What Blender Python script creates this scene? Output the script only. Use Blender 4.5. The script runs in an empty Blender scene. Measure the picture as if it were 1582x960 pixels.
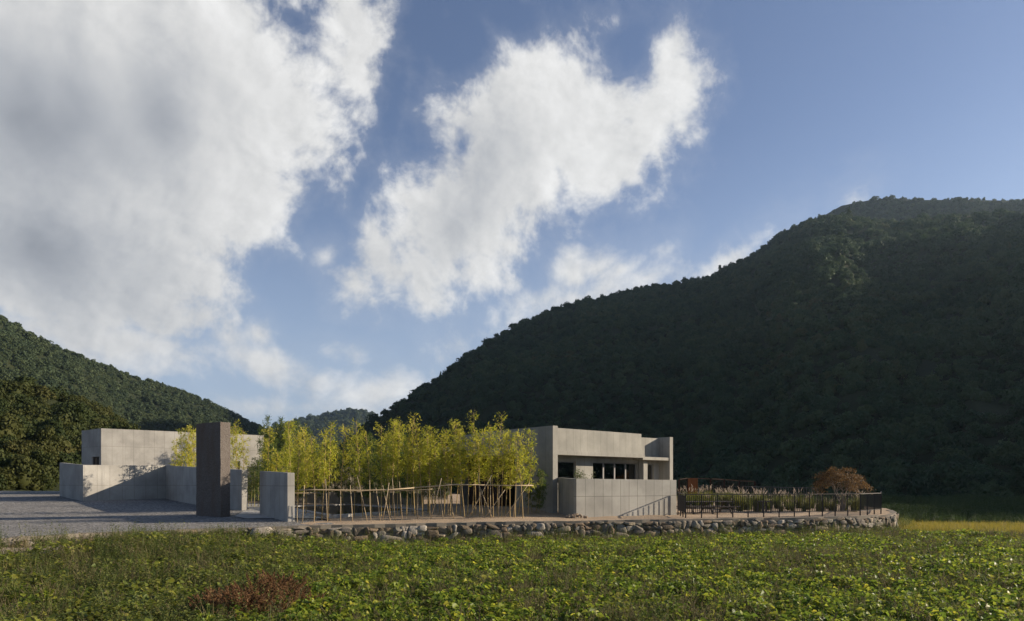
import bpy, bmesh, math, random
import numpy as np
from mathutils import Vector, Matrix
from mathutils import noise as mnoise

SC = bpy.context.scene
COL = SC.collection
R = math.radians
random.seed(7)
RNG = np.random.default_rng(7)
FPX, CU, HV, CAMZ = 1086.0, 791.0, 748.0, 1.9      # lens in photo pixels, centre column, horizon row, eye height

# ------------------------------------------------------------------ camera
cam_data = bpy.data.cameras.new('camera')
cam = bpy.data.objects.new('camera', cam_data)
COL.objects.link(cam)
cam.location = (0, 0, CAMZ)
cam.rotation_euler = (R(90), 0, 0)
cam_data.sensor_width = 36.0
cam_data.lens = 36.0 * FPX / 1582.0
cam_data.shift_y = (HV - 480.0) / 1582.0
cam_data.clip_start = 0.1
cam_data.clip_end = 20000
SC.camera = cam

# ------------------------------------------------------------------ light
SUN_AZ, SUN_EL = 80.0, 19.0                          # clockwise from +Y, above the horizon
SUN_DIR = Vector((math.sin(R(SUN_AZ)) * math.cos(R(SUN_EL)), math.cos(R(SUN_AZ)) * math.cos(R(SUN_EL)), math.sin(R(SUN_EL))))
sun_data = bpy.data.lights.new('sun', 'SUN')
sun_data.energy = 5.0
sun_data.angle = R(0.53)
sun_data.color = (1.0, 0.86, 0.69)
sun = bpy.data.objects.new('sun', sun_data)
COL.objects.link(sun)
sun.rotation_euler = SUN_DIR.to_track_quat('Z', 'Y').to_euler()

vs = SC.view_settings
SC.display_settings.display_device = 'sRGB'
vs.view_transform = 'Standard'
vs.look = 'None'
vs.gamma = 1.0
vs.use_curve_mapping = False
vs.exposure = 0.9
HAZE_DENSITY = 0.00008
SKY_STRENGTH = 0.07

world = bpy.data.worlds.new('World')
SC.world = world
world.use_nodes = True


# ------------------------------------------------------------------ node helpers
class S:
    """A node socket (or number) with arithmetic."""
    def __init__(self, nt, v):
        self.nt, self.v = nt, v
    def _m(self, op, *o, clamp=False):
        n = self.nt.nodes.new('ShaderNodeMath')
        n.operation = op
        n.use_clamp = clamp
        for i, a in enumerate((self,) + o):
            put(self.nt, a, n.inputs[i])
        return S(self.nt, n.outputs[0])
    def __add__(self, o): return self._m('ADD', o)
    def __radd__(self, o): return self._m('ADD', o)
    def __sub__(self, o): return self._m('SUBTRACT', o)
    def __rsub__(self, o): return S(self.nt, o)._m('SUBTRACT', self)
    def __mul__(self, o): return self._m('MULTIPLY', o)
    def __rmul__(self, o): return self._m('MULTIPLY', o)
    def __truediv__(self, o): return self._m('DIVIDE', o)
    def max(self, o): return self._m('MAXIMUM', o)
    def min(self, o): return self._m('MINIMUM', o)
    def smax(self, o, d): return self._m('SMOOTH_MAX', o, d)
    def sqrt(self): return self._m('SQRT')
    def pow(self, o): return self._m('POWER', o)
    def abs(self): return self._m('ABSOLUTE')


def put(nt, a, sock):
    if isinstance(a, S):
        a = a.v
    if isinstance(a, bpy.types.NodeSocket):
        nt.links.new(a, sock)
    else:
        sock.default_value = a


def node(nt, kind, ins=None, **props):
    n = nt.nodes.new(kind)
    for k, v in props.items():
        setattr(n, k, v)
    for k, v in (ins or {}).items():
        put(nt, v, n.inputs[k])
    return n


def noise(nt, vec, scale, detail=4.0, rough=0.5, dist=0.0, lac=2.0, out='Fac'):
    n = node(nt, 'ShaderNodeTexNoise', {'Scale': scale, 'Detail': detail, 'Roughness': rough, 'Distortion': dist, 'Lacunarity': lac})
    if vec is not None:
        put(nt, vec, n.inputs['Vector'])
    return S(nt, n.outputs[out])


def step(nt, x, lo, hi, a=0.0, b=1.0, kind='SMOOTHSTEP'):
    n = node(nt, 'ShaderNodeMapRange', {0: x, 1: lo, 2: hi, 3: a, 4: b}, interpolation_type=kind)
    return S(nt, n.outputs[0])


def mixc(nt, fac, a, b, mode='MIX'):
    n = nt.nodes.new('ShaderNodeMix')
    n.data_type = 'RGBA'
    n.blend_type = mode
    put(nt, fac, n.inputs[0])
    put(nt, a, n.inputs[6])
    put(nt, b, n.inputs[7])
    return S(nt, n.outputs[2])


def rgb(r, g, b):
    return (r, g, b, 1.0)


def srgb(r, g, b):
    f = lambda c: (c / 255 / 12.92) if c <= 10 else ((c / 255 + 0.055) / 1.055) ** 2.4
    return (f(r), f(g), f(b), 1.0)


# ------------------------------------------------------------------ sky with clouds (by direction)
def az_el(u, v):
    az = math.atan((u - CU) / FPX)
    return az, math.atan((HV - v) / FPX * math.cos(az))


def build_world():
    nt = world.node_tree
    nt.nodes.clear()
    out = nt.nodes.new('ShaderNodeOutputWorld')
    bg = nt.nodes.new('ShaderNodeBackground')
    bg.inputs['Strength'].default_value = SKY_STRENGTH
    nt.links.new(bg.outputs[0], out.inputs[0])
    sky = nt.nodes.new('ShaderNodeTexSky')
    sky.sky_type = 'NISHITA'
    sky.sun_disc = False
    sky.sun_elevation = R(SUN_EL)
    sky.sun_rotation = R(SUN_AZ)
    sky.altitude = 200
    sky.air_density = 1.0
    sky.dust_density = 0.35
    sky.ozone_density = 2.0
    tc = nt.nodes.new('ShaderNodeTexCoord')
    d = tc.outputs['Generated']
    sep = node(nt, 'ShaderNodeSeparateXYZ', {0: d})
    x, y, z = (S(nt, sep.outputs[i]) for i in range(3))
    az = x._m('ARCTAN2', y)
    el = z._m('ARCSINE')

    def field(blobs, d0=0.012):
        acc = None
        for (u, v, ru, rv, rot) in blobs:
            a0, e0 = az_el(u, v)
            ra, rb = ru / FPX * math.cos(a0), rv / FPX * math.cos(a0)
            c, s = math.cos(R(rot)), math.sin(R(rot))
            da, de = az - a0, el - e0
            p = (da * c + de * s) * (1 / ra)
            q = (de * c - da * s) * (1 / rb)
            r = (p * p + q * q).sqrt()
            f = (1.0 - r) * min(ra, rb, 0.16)
            acc = f if acc is None else acc.smax(f, d0)
        return acc

    main = field(BLOBS)
    main = main.min(field(GAPS, 0.01) * -1.6 + 0.012)
    wispy = field(WISPS, 0.008)
    warp = noise(nt, d, 3.0, 3.0, 0.5, out='Color')
    wv = node(nt, 'ShaderNodeVectorMath', {0: warp, 1: (0.5, 0.5, 0.5)}, operation='SUBTRACT')
    wm = node(nt, 'ShaderNodeVectorMath', {0: wv.outputs[0], 3: 0.10}, operation='SCALE')
    dw = node(nt, 'ShaderNodeVectorMath', {0: d, 1: wm.outputs[0]}, operation='ADD').outputs[0]
    n1 = noise(nt, dw, 9.0, 10.0, 0.63)
    # coarse puffs, and the same puffs a little nearer the sun: where it is thinner there, the cloud is lit
    shift = node(nt, 'ShaderNodeVectorMath', {0: dw, 1: tuple(SUN_DIR * 0.03)}, operation='ADD').outputs[0]
    c1 = noise(nt, dw, 7.0, 3.0, 0.5)
    c2 = noise(nt, shift, 7.0, 3.0, 0.5)
    n3 = noise(nt, dw, 34.0, 6.0, 0.65)
    dens = main + (n1 - 0.5) * 0.17 + (n3 - 0.5) * 0.05 + 0.010
    dens = dens.max(wispy + (n1 - 0.5) * 0.10 + (n3 - 0.5) * 0.03 + 0.012)
    alpha = step(nt, dens, -0.008, 0.036)
    thin = step(nt, dens, -0.032, 0.02) * 0.12
    alpha = alpha.max(thin)
    dark = step(nt, field(SHADES, 0.06) + (c1 - 0.5) * 0.06, -0.05, 0.16)
    core = step(nt, dens, 0.03, 0.17)
    near = node(nt, 'ShaderNodeVectorMath', {0: dw, 1: tuple(SUN_DIR * 0.010)}, operation='ADD').outputs[0]
    f1 = noise(nt, dw, 17.0, 5.0, 0.6)
    f2 = noise(nt, near, 17.0, 5.0, 0.6)
    lit = (c1 - c2) * 0.75 + (f1 - f2) * 0.60 * (1.05 - core * 0.75) + (n1 - 0.5) * 0.08
    val = 0.96 - core * 0.12 - dark * 0.50 + lit * (1.0 - dark * 0.5)
    val = step(nt, val, 0.0, 1.2, 0.0, 1.2, 'LINEAR')
    white = mixc(nt, step(nt, val, 0.30, 0.95), rgb(0.88, 0.94, 1.05), rgb(1.0, 0.995, 0.985))
    ccol = node(nt, 'ShaderNodeVectorMath', {0: white, 3: val * CLOUD_GAIN}, operation='SCALE').outputs[0]
    # the sky itself, a little softer towards the horizon where clouds thin out into haze
    hz = step(nt, el, 0.0, 0.48, 1.0, 0.0)
    tint = mixc(nt, 1.0, sky.outputs[0], SKY_TINT, 'MULTIPLY')
    skyc = mixc(nt, hz * 0.65, tint, HAZE_COL)
    colr = mixc(nt, alpha, skyc, ccol)
    nt.links.new(colr.v, bg.inputs['Color'])


SKY_TINT = rgb(0.98, 0.88, 0.94)
HAZE_COL = rgb(3.3, 4.1, 5.5)
CLOUD_GAIN = 6.3
BLOBS = [  # photo pixel centre, radii, tilt
    (120, 180, 340, 250, 0), (330, 130, 215, 130, -20), (420, 165, 120, 90, 0), (345, 300, 150, 100, 10), (440, 290, 62, 45, 0),
    (220, 400, 150, 100, 20), (60, 400, 220, 110, 0), (300, 425, 45, 50, 0), (545, 62, 62, 70, 20), (500, 120, 45, 36, 0), (540, 176, 16, 16, 0),
    (250, 10, 240, 70, 0), (538, 292, 15, 14, 0), (160, 455, 190, 58, -6), (285, 490, 40, 26, 0),
    (865, 185, 120, 95, 0), (800, 240, 120, 95, 40), (930, 250, 90, 68, 20), (735, 330, 125, 80, 35), (660, 395, 105, 58, 15), (740, 410, 62, 48, 0), (655, 425, 80, 46, 8), (690, 365, 120, 80, 20),
    (632, 300, 40, 34, 0), (700, 205, 34, 36, 0), (830, 105, 90, 45, 10), (893, 70, 34, 26, 0), (548, 448, 46, 44, -30), (590, 380, 55, 40, 30),
    (1038, 115, 28, 56, -10), (1000, 180, 52, 50, 0), (1052, 195, 22, 30, 0), (955, 165, 52, 46, 0), (870, 125, 80, 56, 10), (985, 240, 48, 44, 0), (975, 225, 50, 46, 0), (938, 312, 12, 18, 0), (945, 150, 20, 17, 0),
]
WISPS = [
    (888, 423, 20, 21, 60), (1140, 395, 42, 15, 28), (1000, 429, 28, 11, 12), (890, 462, 85, 15, 8), (800, 490, 50, 12, 25), (767, 497, 11, 14, 60), (1322, 307, 10, 8, 40),
    (920, 415, 20, 9, 30), (962, 418, 10, 5, 10), (1032, 390, 8, 5, 30), (820, 470, 40, 10, 20),
    (425, 565, 62, 25, -8), (490, 587, 66, 25, -14), (588, 606, 48, 18, 0), (545, 612, 60, 12, 0), (402, 517, 20, 15, -20), (512, 543, 24, 10, 0), (350, 520, 26, 9, 0),
    (185, 548, 95, 22, -6), (130, 520, 170, 36, -6), (430, 630, 130, 8, 0), (500, 398, 9, 8, 0),
]
SHADES = [
    (70, 380, 240, 140, 0), (170, 450, 170, 70, -10), (60, 200, 160, 160, 0), (250, 190, 90, 110, 0), (755, 235, 75, 70, 40), (700, 350, 105, 55, 38), (590, 400, 60, 40, 20), (290, 500, 90, 30, -10),
]
GAPS = [
    (610, 170, 48, 110, -12), (556, 290, 34, 84, -12), (505, 360, 60, 60, 0), (440, 440, 80, 60, 0), (545, 235, 22, 60, 0), (455, 25, 55, 20, -20), (700, 60, 100, 70, 0), (780, 20, 90, 50, 0),
    (650, 230, 26, 60, -10), (975, 55, 50, 50, 0), (1010, 270, 20, 34, 30), (850, 430, 60, 60, 0), (920, 350, 70, 26, 20), (655, 505, 80, 36, 0), (420, 480, 70, 40, 0), (590, 345, 12, 12, 0),
]
build_world()
world.cycles.sampling_method = 'MANUAL'
world.cycles.sample_map_resolution = 512


# ------------------------------------------------------------------ mesh and object helpers
def tag(o, label=None, cat=None, group=None, kind=None):
    if label: o['label'] = label
    if cat: o['category'] = cat
    if group: o['group'] = group
    if kind: o['kind'] = kind
    return o


def link(o, parent=None):
    COL.objects.link(o)
    if parent is not None:
        o.parent = parent
    return o


def empty(name, loc=(0, 0, 0), rz=0.0, **tags):
    o = bpy.data.objects.new(name, None)
    o.empty_display_size = 0.2
    o.location = loc
    o.rotation_euler = (0, 0, rz)
    link(o)
    tag(o, **tags)
    return o


def np_mesh(name, verts, faces, mat=None, smooth=False, attrs=None, mats=None, mat_idx=None):
    """verts (n,3); faces (m,3|4) array or list of such arrays."""
    if isinstance(faces, np.ndarray):
        faces = [faces]
    faces = [f for f in faces if len(f)]
    me = bpy.data.meshes.new(name)
    verts = np.asarray(verts, dtype=np.float32)
    me.vertices.add(len(verts))
    me.vertices.foreach_set('co', verts.ravel())
    nl = sum(f.size for f in faces)
    npoly = sum(len(f) for f in faces)
    me.loops.add(nl)
    me.loops.foreach_set('vertex_index', np.concatenate([f.ravel() for f in faces]).astype(np.int32))
    me.polygons.add(npoly)
    tot = np.concatenate([np.full(len(f), f.shape[1]) for f in faces]).astype(np.int32)
    me.polygons.foreach_set('loop_start', np.concatenate([[0], np.cumsum(tot)[:-1]]).astype(np.int32))
    if smooth:
        me.polygons.foreach_set('use_smooth', np.ones(npoly, dtype=bool))
    for m in (mats or ([mat] if mat else [])):
        me.materials.append(m)
    if mat_idx is not None:
        me.polygons.foreach_set('material_index', np.asarray(mat_idx, dtype=np.int32))
    for k, (dom, typ, arr) in (attrs or {}).items():
        a = me.attributes.new(k, typ, dom)
        a.data.foreach_set({'FLOAT': 'value', 'INT': 'value', 'FLOAT_VECTOR': 'vector', 'FLOAT_COLOR': 'color'}[typ], np.ascontiguousarray(arr).ravel())
    me.update(calc_edges=True)
    me.validate()
    return me


class MB:
    """Collects shapes and links them as ONE mesh object."""
    def __init__(self):
        self.v, self.f = [], []
    def add(self, vs_, fs):
        b = len(self.v)
        self.v.extend([tuple(p) for p in vs_])
        self.f.extend([tuple(i + b for i in f) for f in fs])
    def prism(self, pts, z0, z1):
        """vertical prism on a plan outline (counter-clockwise); z0/z1 numbers or per-point lists."""
        n = len(pts)
        a = [z0] * n if not hasattr(z0, '__len__') else z0
        b = [z1] * n if not hasattr(z1, '__len__') else z1
        self.add([(p[0], p[1], a[i]) for i, p in enumerate(pts)] + [(p[0], p[1], b[i]) for i, p in enumerate(pts)],
                 [tuple(range(n - 1, -1, -1)), tuple(range(n, 2 * n))] + [(i, (i + 1) % n, n + (i + 1) % n, n + i) for i in range(n)])
    def box(self, c, sx, sy, sz, rot=None):
        """box centred at c."""
        M = rot if rot is not None else Matrix.Identity(3)
        vs_ = [Vector(c) + M @ Vector((i * sx / 2, j * sy / 2, k * sz / 2)) for k in (-1, 1) for j in (-1, 1) for i in (-1, 1)]
        self.add(vs_, [(0, 2, 3, 1), (4, 5, 7, 6), (0, 1, 5, 4), (2, 6, 7, 3), (0, 4, 6, 2), (1, 3, 7, 5)])
    def bar(self, a, b, w, d=None):
        """square bar from a to b."""
        a, b = Vector(a), Vector(b)
        ax = b - a
        M = ax.to_track_quat('Z', 'Y').to_matrix()
        self.box((a + b) / 2, w, d or w, ax.length, M)
    def tube(self, pts, r, n=6, cap=True):
        """round tube along points; r number or list."""
        pts = [Vector(p) for p in pts]
        rr = [r] * len(pts) if not hasattr(r, '__len__') else r
        vs_, fs = [], []
        for i, p in enumerate(pts):
            t = (pts[min(i + 1, len(pts) - 1)] - pts[max(i - 1, 0)]).normalized()
            M = t.to_track_quat('Z', 'Y').to_matrix()
            for k in range(n):
                a = 2 * math.pi * k / n
                vs_.append(p + M @ Vector((math.cos(a) * rr[i], math.sin(a) * rr[i], 0)))
        for i in range(len(pts) - 1):
            for k in range(n):
                fs.append((i * n + k, i * n + (k + 1) % n, (i + 1) * n + (k + 1) % n, (i + 1) * n + k))
        if cap:
            fs.append(tuple(range(n - 1, -1, -1)))
            fs.append(tuple((len(pts) - 1) * n + k for k in range(n)))
        self.add(vs_, fs)
    def mesh(self, name, mat, uv=False, smooth=False, bevel=0.0):
        me = bpy.data.meshes.new(name)
        me.from_pydata(self.v, [], self.f)
        if bevel:
            bm = bmesh.new()
            bm.from_mesh(me)
            bmesh.ops.remove_doubles(bm, verts=bm.verts, dist=0.0004)
            ed = [e for e in bm.edges if len(e.link_faces) == 2 and e.calc_face_angle(0) > 0.5]
            bmesh.ops.bevel(bm, geom=ed, offset=bevel, segments=2, affect='EDGES', profile=0.5, clamp_overlap=True)
            bm.to_mesh(me)
            bm.free()
        if mat: me.materials.append(mat)
        if smooth:
            for p in me.polygons: p.use_smooth = True
        if uv: wall_uv(me)
        me.update()
        return me
    def build(self, name, mat, parent=None, uv=False, smooth=False, bevel=0.0):
        return link(bpy.data.objects.new(name, self.mesh(name, mat, uv, smooth, bevel)), parent)


def wall_uv(me):
    """metres along the wall and metres of height, for form joints."""
    lay = me.uv_layers.new(name='UVMap')
    for p in me.polygons:
        n = p.normal
        if abs(n.z) > 0.7:
            for li in p.loop_indices:
                c = me.vertices[me.loops[li].vertex_index].co
                lay.data[li].uv = (c.x, c.y)
        else:
            t = Vector((0, 0, 1)).cross(n).normalized()
            for li in p.loop_indices:
                c = me.vertices[me.loops[li].vertex_index].co
                lay.data[li].uv = (c.dot(t), c.z)


def copy_tree(o, parent=None):
    c = o.copy()
    link(c)
    if parent is not None: c.parent = parent
    for ch in [k for k in o.children]:
        copy_tree(ch, c)
    return c


def P(u, Y, v=None, z=None):
    """photo column u at depth Y -> x, y (and z)."""
    x = (u - CU) / FPX * Y
    if v is not None: return Vector((x, Y, CAMZ + (HV - v) / FPX * Y))
    return Vector((x, Y, z if z is not None else 0.0))


def new_mat(name):
    m = bpy.data.materials.new(name)
    m.use_nodes = True
    nt = m.node_tree
    nt.nodes.clear()
    out = nt.nodes.new('ShaderNodeOutputMaterial')
    return m, nt, out


def principled(nt, out, color, rough=0.8, spec=0.3, metal=0.0, normal=None):
    b = nt.nodes.new('ShaderNodeBsdfPrincipled')
    put(nt, color, b.inputs['Base Color'])
    put(nt, rough, b.inputs['Roughness'])
    put(nt, spec, b.inputs['Specular IOR Level'])
    put(nt, metal, b.inputs['Metallic'])
    if normal is not None: put(nt, normal, b.inputs['Normal'])
    nt.links.new(b.outputs[0], out.inputs[0])
    return b


def bump(nt, h, strength=0.4, dist=0.02, normal=None):
    n = node(nt, 'ShaderNodeBump', {'Height': h, 'Strength': strength, 'Distance': dist})
    if normal is not None: put(nt, normal, n.inputs['Normal'])
    return n.outputs[0]


def objco(nt):
    return nt.nodes.new('ShaderNodeTexCoord').outputs['Object']


def worldco(nt):
    return nt.nodes.new('ShaderNodeNewGeometry').outputs['Position']


def ramp(nt, fac, stops, interp='LINEAR'):
    n = nt.nodes.new('ShaderNodeValToRGB')
    n.color_ramp.interpolation = interp
    el = n.color_ramp.elements
    while len(el) < len(stops): el.new(0.5)
    for e, (p, c) in zip(el, stops):
        e.position = p
        e.color = c
    put(nt, fac, n.inputs[0])
    return S(nt, n.outputs[0])


def leaf_mat(name, stops, trans=0.35, tcol=1.6, rough=0.45, spec=0.35, leaf_rand=0.35, patch=0.0):
    """Foliage: each plant picks a colour along the stops, each leaf clump varies a little; light shines through."""
    m, nt, out = new_mat(name)
    oi = nt.nodes.new('ShaderNodeObjectInfo')
    geo = nt.nodes.new('ShaderNodeNewGeometry')
    r = S(nt, oi.outputs['Random']) * (1 - leaf_rand) + S(nt, geo.outputs['Random Per Island']) * leaf_rand
    if patch: r = r * (1 - patch) + step(nt, noise(nt, worldco(nt), 0.012, 4.0, 0.6), 0.3, 0.7) * patch
    col = ramp(nt, r, stops)
    b = nt.nodes.new('ShaderNodeBsdfPrincipled')
    put(nt, col, b.inputs['Base Color'])
    b.inputs['Roughness'].default_value = rough
    b.inputs['Specular IOR Level'].default_value = spec
    t = nt.nodes.new('ShaderNodeBsdfTranslucent')
    tc_ = node(nt, 'ShaderNodeVectorMath', {0: col, 3: tcol}, operation='SCALE')
    put(nt, tc_.outputs[0], t.inputs['Color'])
    mx = nt.nodes.new('ShaderNodeMixShader')
    mx.inputs[0].default_value = trans
    nt.links.new(b.outputs[0], mx.inputs[1])
    nt.links.new(t.outputs[0], mx.inputs[2])
    nt.links.new(mx.outputs[0], out.inputs[0])
    return m


# ------------------------------------------------------------------ scatter (only for uncountable growth)
def scatter_group(name, coll):
    ng = bpy.data.node_groups.new(name, 'GeometryNodeTree')
    ng.interface.new_socket(name='Geometry', in_out='INPUT', socket_type='NodeSocketGeometry')
    ng.interface.new_socket(name='Geometry', in_out='OUTPUT', socket_type='NodeSocketGeometry')
    gi, go = ng.nodes.new('NodeGroupInput'), ng.nodes.new('NodeGroupOutput')
    ci = ng.nodes.new('GeometryNodeCollectionInfo')
    ci.inputs['Collection'].default_value = coll
    ci.inputs['Separate Children'].default_value = True
    ci.inputs['Reset Children'].default_value = True
    iop = ng.nodes.new('GeometryNodeInstanceOnPoints')
    iop.inputs['Pick Instance'].default_value = True
    def att(nm, typ):
        n = ng.nodes.new('GeometryNodeInputNamedAttribute')
        n.data_type = typ
        n.inputs['Name'].default_value = nm
        return n.outputs['Attribute']
    ng.links.new(gi.outputs[0], iop.inputs['Points'])
    ng.links.new(ci.outputs[0], iop.inputs['Instance'])
    ng.links.new(att('pid', 'INT'), iop.inputs['Instance Index'])
    ng.links.new(att('rot', 'FLOAT_VECTOR'), iop.inputs['Rotation'])
    ng.links.new(att('scl', 'FLOAT_VECTOR'), iop.inputs['Scale'])
    ng.links.new(iop.outputs[0], go.inputs[0])
    return ng


def scatter(name, pts, pid, rot, scl, coll, **tags):
    """One object holding a whole mass of growth."""
    n = len(pts)
    me = bpy.data.meshes.new(name)
    me.vertices.add(n)
    me.vertices.foreach_set('co', np.asarray(pts, dtype=np.float32).ravel())
    for k, typ, arr in (('pid', 'INT', np.asarray(pid, dtype=np.int32)), ('rot', 'FLOAT_VECTOR', np.asarray(rot, dtype=np.float32)), ('scl', 'FLOAT_VECTOR', np.asarray(scl, dtype=np.float32))):
        a = me.attributes.new(k, typ, 'POINT')
        a.data.foreach_set('value' if typ == 'INT' else 'vector', arr.ravel())
    o = link(bpy.data.objects.new(name, me))
    md = o.modifiers.new('scatter', 'NODES')
    md.node_group = scatter_group(name + '_scatter', coll)
    tag(o, **tags)
    return o


def proto_coll(name, meshes):
    c = bpy.data.collections.new(name)
    for i, me in enumerate(meshes):
        c.objects.link(bpy.data.objects.new('%s_%02d' % (name, i), me))
    return c


def quads(centers, t, b, half_l, half_w):
    """leaf quads: centres (n,3), long axis t, cross axis b -> diamond-ish leaves."""
    n = len(centers)
    hl, hw = np.broadcast_to(half_l, (n,))[:, None], np.broadcast_to(half_w, (n,))[:, None]
    v = np.stack([centers - t * hl, centers + b * hw - t * hl * 0.1, centers + t * hl, centers - b * hw - t * hl * 0.1], axis=1).reshape(-1, 3)
    return v, np.arange(4 * n).reshape(n, 4)


def unit(a):
    return a / np.maximum(np.linalg.norm(a, axis=-1, keepdims=True), 1e-9)


def fbm2(x, y, seed=0, octs=4, scale=1.0):
    """cheap value noise for terrain, vectorised."""
    x, y = np.asarray(x, float) * scale, np.asarray(y, float) * scale
    tot, amp, nrm = np.zeros(np.broadcast(x, y).shape), 1.0, 0.0
    for o in range(octs):
        xi, yi = np.floor(x), np.floor(y)
        fx, fy = x - xi, y - yi
        fx, fy = fx * fx * (3 - 2 * fx), fy * fy * (3 - 2 * fy)
        def h(a, b):
            s = np.sin(a * 127.1 + b * 311.7 + (seed + o) * 74.7) * 43758.5453
            return s - np.floor(s)
        tot = tot + amp * ((h(xi, yi) * (1 - fx) + h(xi + 1, yi) * fx) * (1 - fy) + (h(xi, yi + 1) * (1 - fx) + h(xi + 1, yi + 1) * fx) * fy)
        nrm += amp
        amp *= 0.5
        x, y = x * 2.03 + 11.3, y * 2.03 + 5.7
    return tot / nrm


# ================================================================== SETTING: ground, hills, woods
GZ = -1.5
m_soil, nt, out = new_mat('field_soil')
c = noise(nt, worldco(nt), 1.3, 5.0)
principled(nt, out, ramp(nt, c, [(0.3, rgb(0.030, 0.034, 0.016)), (0.7, rgb(0.065, 0.062, 0.030))]), 0.95, 0.1)

m_hill, nt, out = new_mat('forest_floor')
c = noise(nt, worldco(nt), 0.05, 6.0, 0.6)
principled(nt, out, ramp(nt, c, [(0.3, rgb(0.018, 0.024, 0.012)), (0.7, rgb(0.035, 0.040, 0.018))]), 0.95, 0.05)

g = MB()
g.add([(-6000, -3000, GZ - 0.35), (6000, -3000, GZ - 0.35), (6000, 9000, GZ - 0.35), (-6000, 9000, GZ - 0.35)], [(0, 1, 2, 3)])
tag(g.build('ground', m_soil), 'dark earth of the valley floor under the fields', kind='structure')


def crown_mesh(name, seed, mat, n_lobes=11, per=46, leaf=0.085, tall=0.9, core_mat=None):
    """One broadleaf crown about 2 units wide made of leaf clumps on uneven lobes."""
    rg = np.random.default_rng(seed)
    cs, ts, bs, ls = [], [], [], []
    lobes = []
    for i in range(n_lobes):
        a = rg.uniform(0, 2 * math.pi)
        rr = math.sqrt(rg.uniform(0, 1)) * 0.62
        zz = tall * (0.95 - 0.85 * rr ** 1.5) * rg.uniform(0.62, 1.05)
        lobes.append((math.cos(a) * rr, math.sin(a) * rr, zz, rg.uniform(0.26, 0.44)))
    for (lx, ly, lz, lr) in lobes:
        d = unit(rg.normal(size=(per, 3)) + np.array([0, 0, 0.45]))
        r = lr * rg.uniform(0.72, 1.12, (per, 1))
        cc = np.array([lx, ly, lz]) + d * r * np.array([1, 1, 0.8])
        nrm = unit(d + rg.normal(size=(per, 3)) * 0.55)
        t = unit(np.cross(nrm, rg.normal(size=(per, 3))))
        cs.append(cc); ts.append(t); bs.append(np.cross(nrm, t)); ls.append(rg.uniform(0.7, 1.5, per) * leaf)
    cs, ts, bs, ls = np.concatenate(cs), np.concatenate(ts), np.concatenate(bs), np.concatenate(ls)
    v, f = quads(cs, ts, bs, ls, ls * 0.75)
    # inner mass of shaded leaves so the crown is not hollow
    iv, jf = [], []
    base = len(v)
    nu, nv_ = 8, 5
    for j in range(nv_ + 1):
        ph = math.pi * j / nv_
        for i in range(nu):
            th = 2 * math.pi * i / nu
            k = 0.50 * rg.uniform(0.75, 1.1)
            iv.append((math.sin(ph) * math.cos(th) * k, math.sin(ph) * math.sin(th) * k, tall * 0.42 - math.cos(ph) * k * tall * 0.72))
    for j in range(nv_):
        for i in range(nu):
            jf.append((base + j * nu + i, base + j * nu + (i + 1) % nu, base + (j + 1) * nu + (i + 1) % nu, base + (j + 1) * nu + i))
    v = np.concatenate([v, np.array(iv)])
    return np_mesh(name, v, [f, np.array(jf)], mat)


def pine_mesh(name, seed, mat):
    rg = np.random.default_rng(seed)
    cs, ts, bs, ls = [], [], [], []
    for k in range(13):
        z = 0.35 + 1.5 * k / 12
        rad = 0.62 * (1 - k / 13) ** 0.8 + 0.06
        for j in range(6):
            a = rg.uniform(0, 2 * math.pi)
            d = np.array([math.cos(a), math.sin(a), 0.05])
            m = 9
            rr = rg.uniform(0.15, 1, (m, 1)) * rad * rg.uniform(0.7, 1.15)
            cs.append(np.array([0, 0, z]) + d * rr + rg.normal(size=(m, 3)) * 0.05)
            t = unit(d + rg.normal(size=(m, 3)) * 0.5)
            ts.append(t)
            bs.append(unit(np.cross(t, np.array([0, 0, 1.0]) + rg.normal(size=(m, 3)) * 0.5)))
            ls.append(rg.uniform(0.07, 0.14, m))
    cs, ts, bs, ls = map(np.concatenate, (cs, ts, bs, ls))
    v, f = quads(cs, ts, bs, ls, ls * 0.6)
    return np_mesh(name, v, f, mat)


m_wood_dark = leaf_mat('forest_leaves_dark', [(0.0, rgb(0.020, 0.040, 0.021)), (0.45, rgb(0.046, 0.078, 0.035)), (0.8, rgb(0.082, 0.110, 0.045)), (1.0, rgb(0.105, 0.085, 0.040))], 0.22, 1.4, 0.7, 0.12, 0.2, 0.4)
m_wood_lit = leaf_mat('forest_leaves_green', [(0.0, rgb(0.036, 0.055, 0.028)), (0.5, rgb(0.055, 0.076, 0.034)), (1.0, rgb(0.078, 0.094, 0.040))], 0.2, 1.4, 0.7, 0.12, 0.25, 0.35)
m_wood_olive = leaf_mat('forest_leaves_olive', [(0.0, rgb(0.020, 0.032, 0.010)), (0.4, rgb(0.040, 0.053, 0.015)), (0.75, rgb(0.062, 0.066, 0.018)), (1.0, rgb(0.090, 0.062, 0.020))], 0.25, 1.4, 0.7, 0.12, 0.2, 0.3)

PR_DARK = proto_coll('dark_wood_tree', [crown_mesh('dark_tree', 11 + i, m_wood_dark, 10 + i % 4, 44, 0.085, 0.85 + 0.12 * (i % 3)) for i in range(6)] + [pine_mesh('dark_pine', 40, m_wood_dark)])
PR_LIT = proto_coll('green_wood_tree', [crown_mesh('green_tree', 61 + i, m_wood_lit, 10 + i % 3, 40, 0.09, 0.85 + 0.1 * (i % 3)) for i in range(5)])
PR_OLIVE = proto_coll('olive_wood_tree', [crown_mesh('olive_tree', 81 + i, m_wood_olive, 13 + i % 4, 100, 0.058, 0.95 + 0.15 * (i % 3)) for i in range(6)])


def interp(x, tab):
    xs, ys = zip(*tab)
    return np.interp(x, xs, ys)


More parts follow.
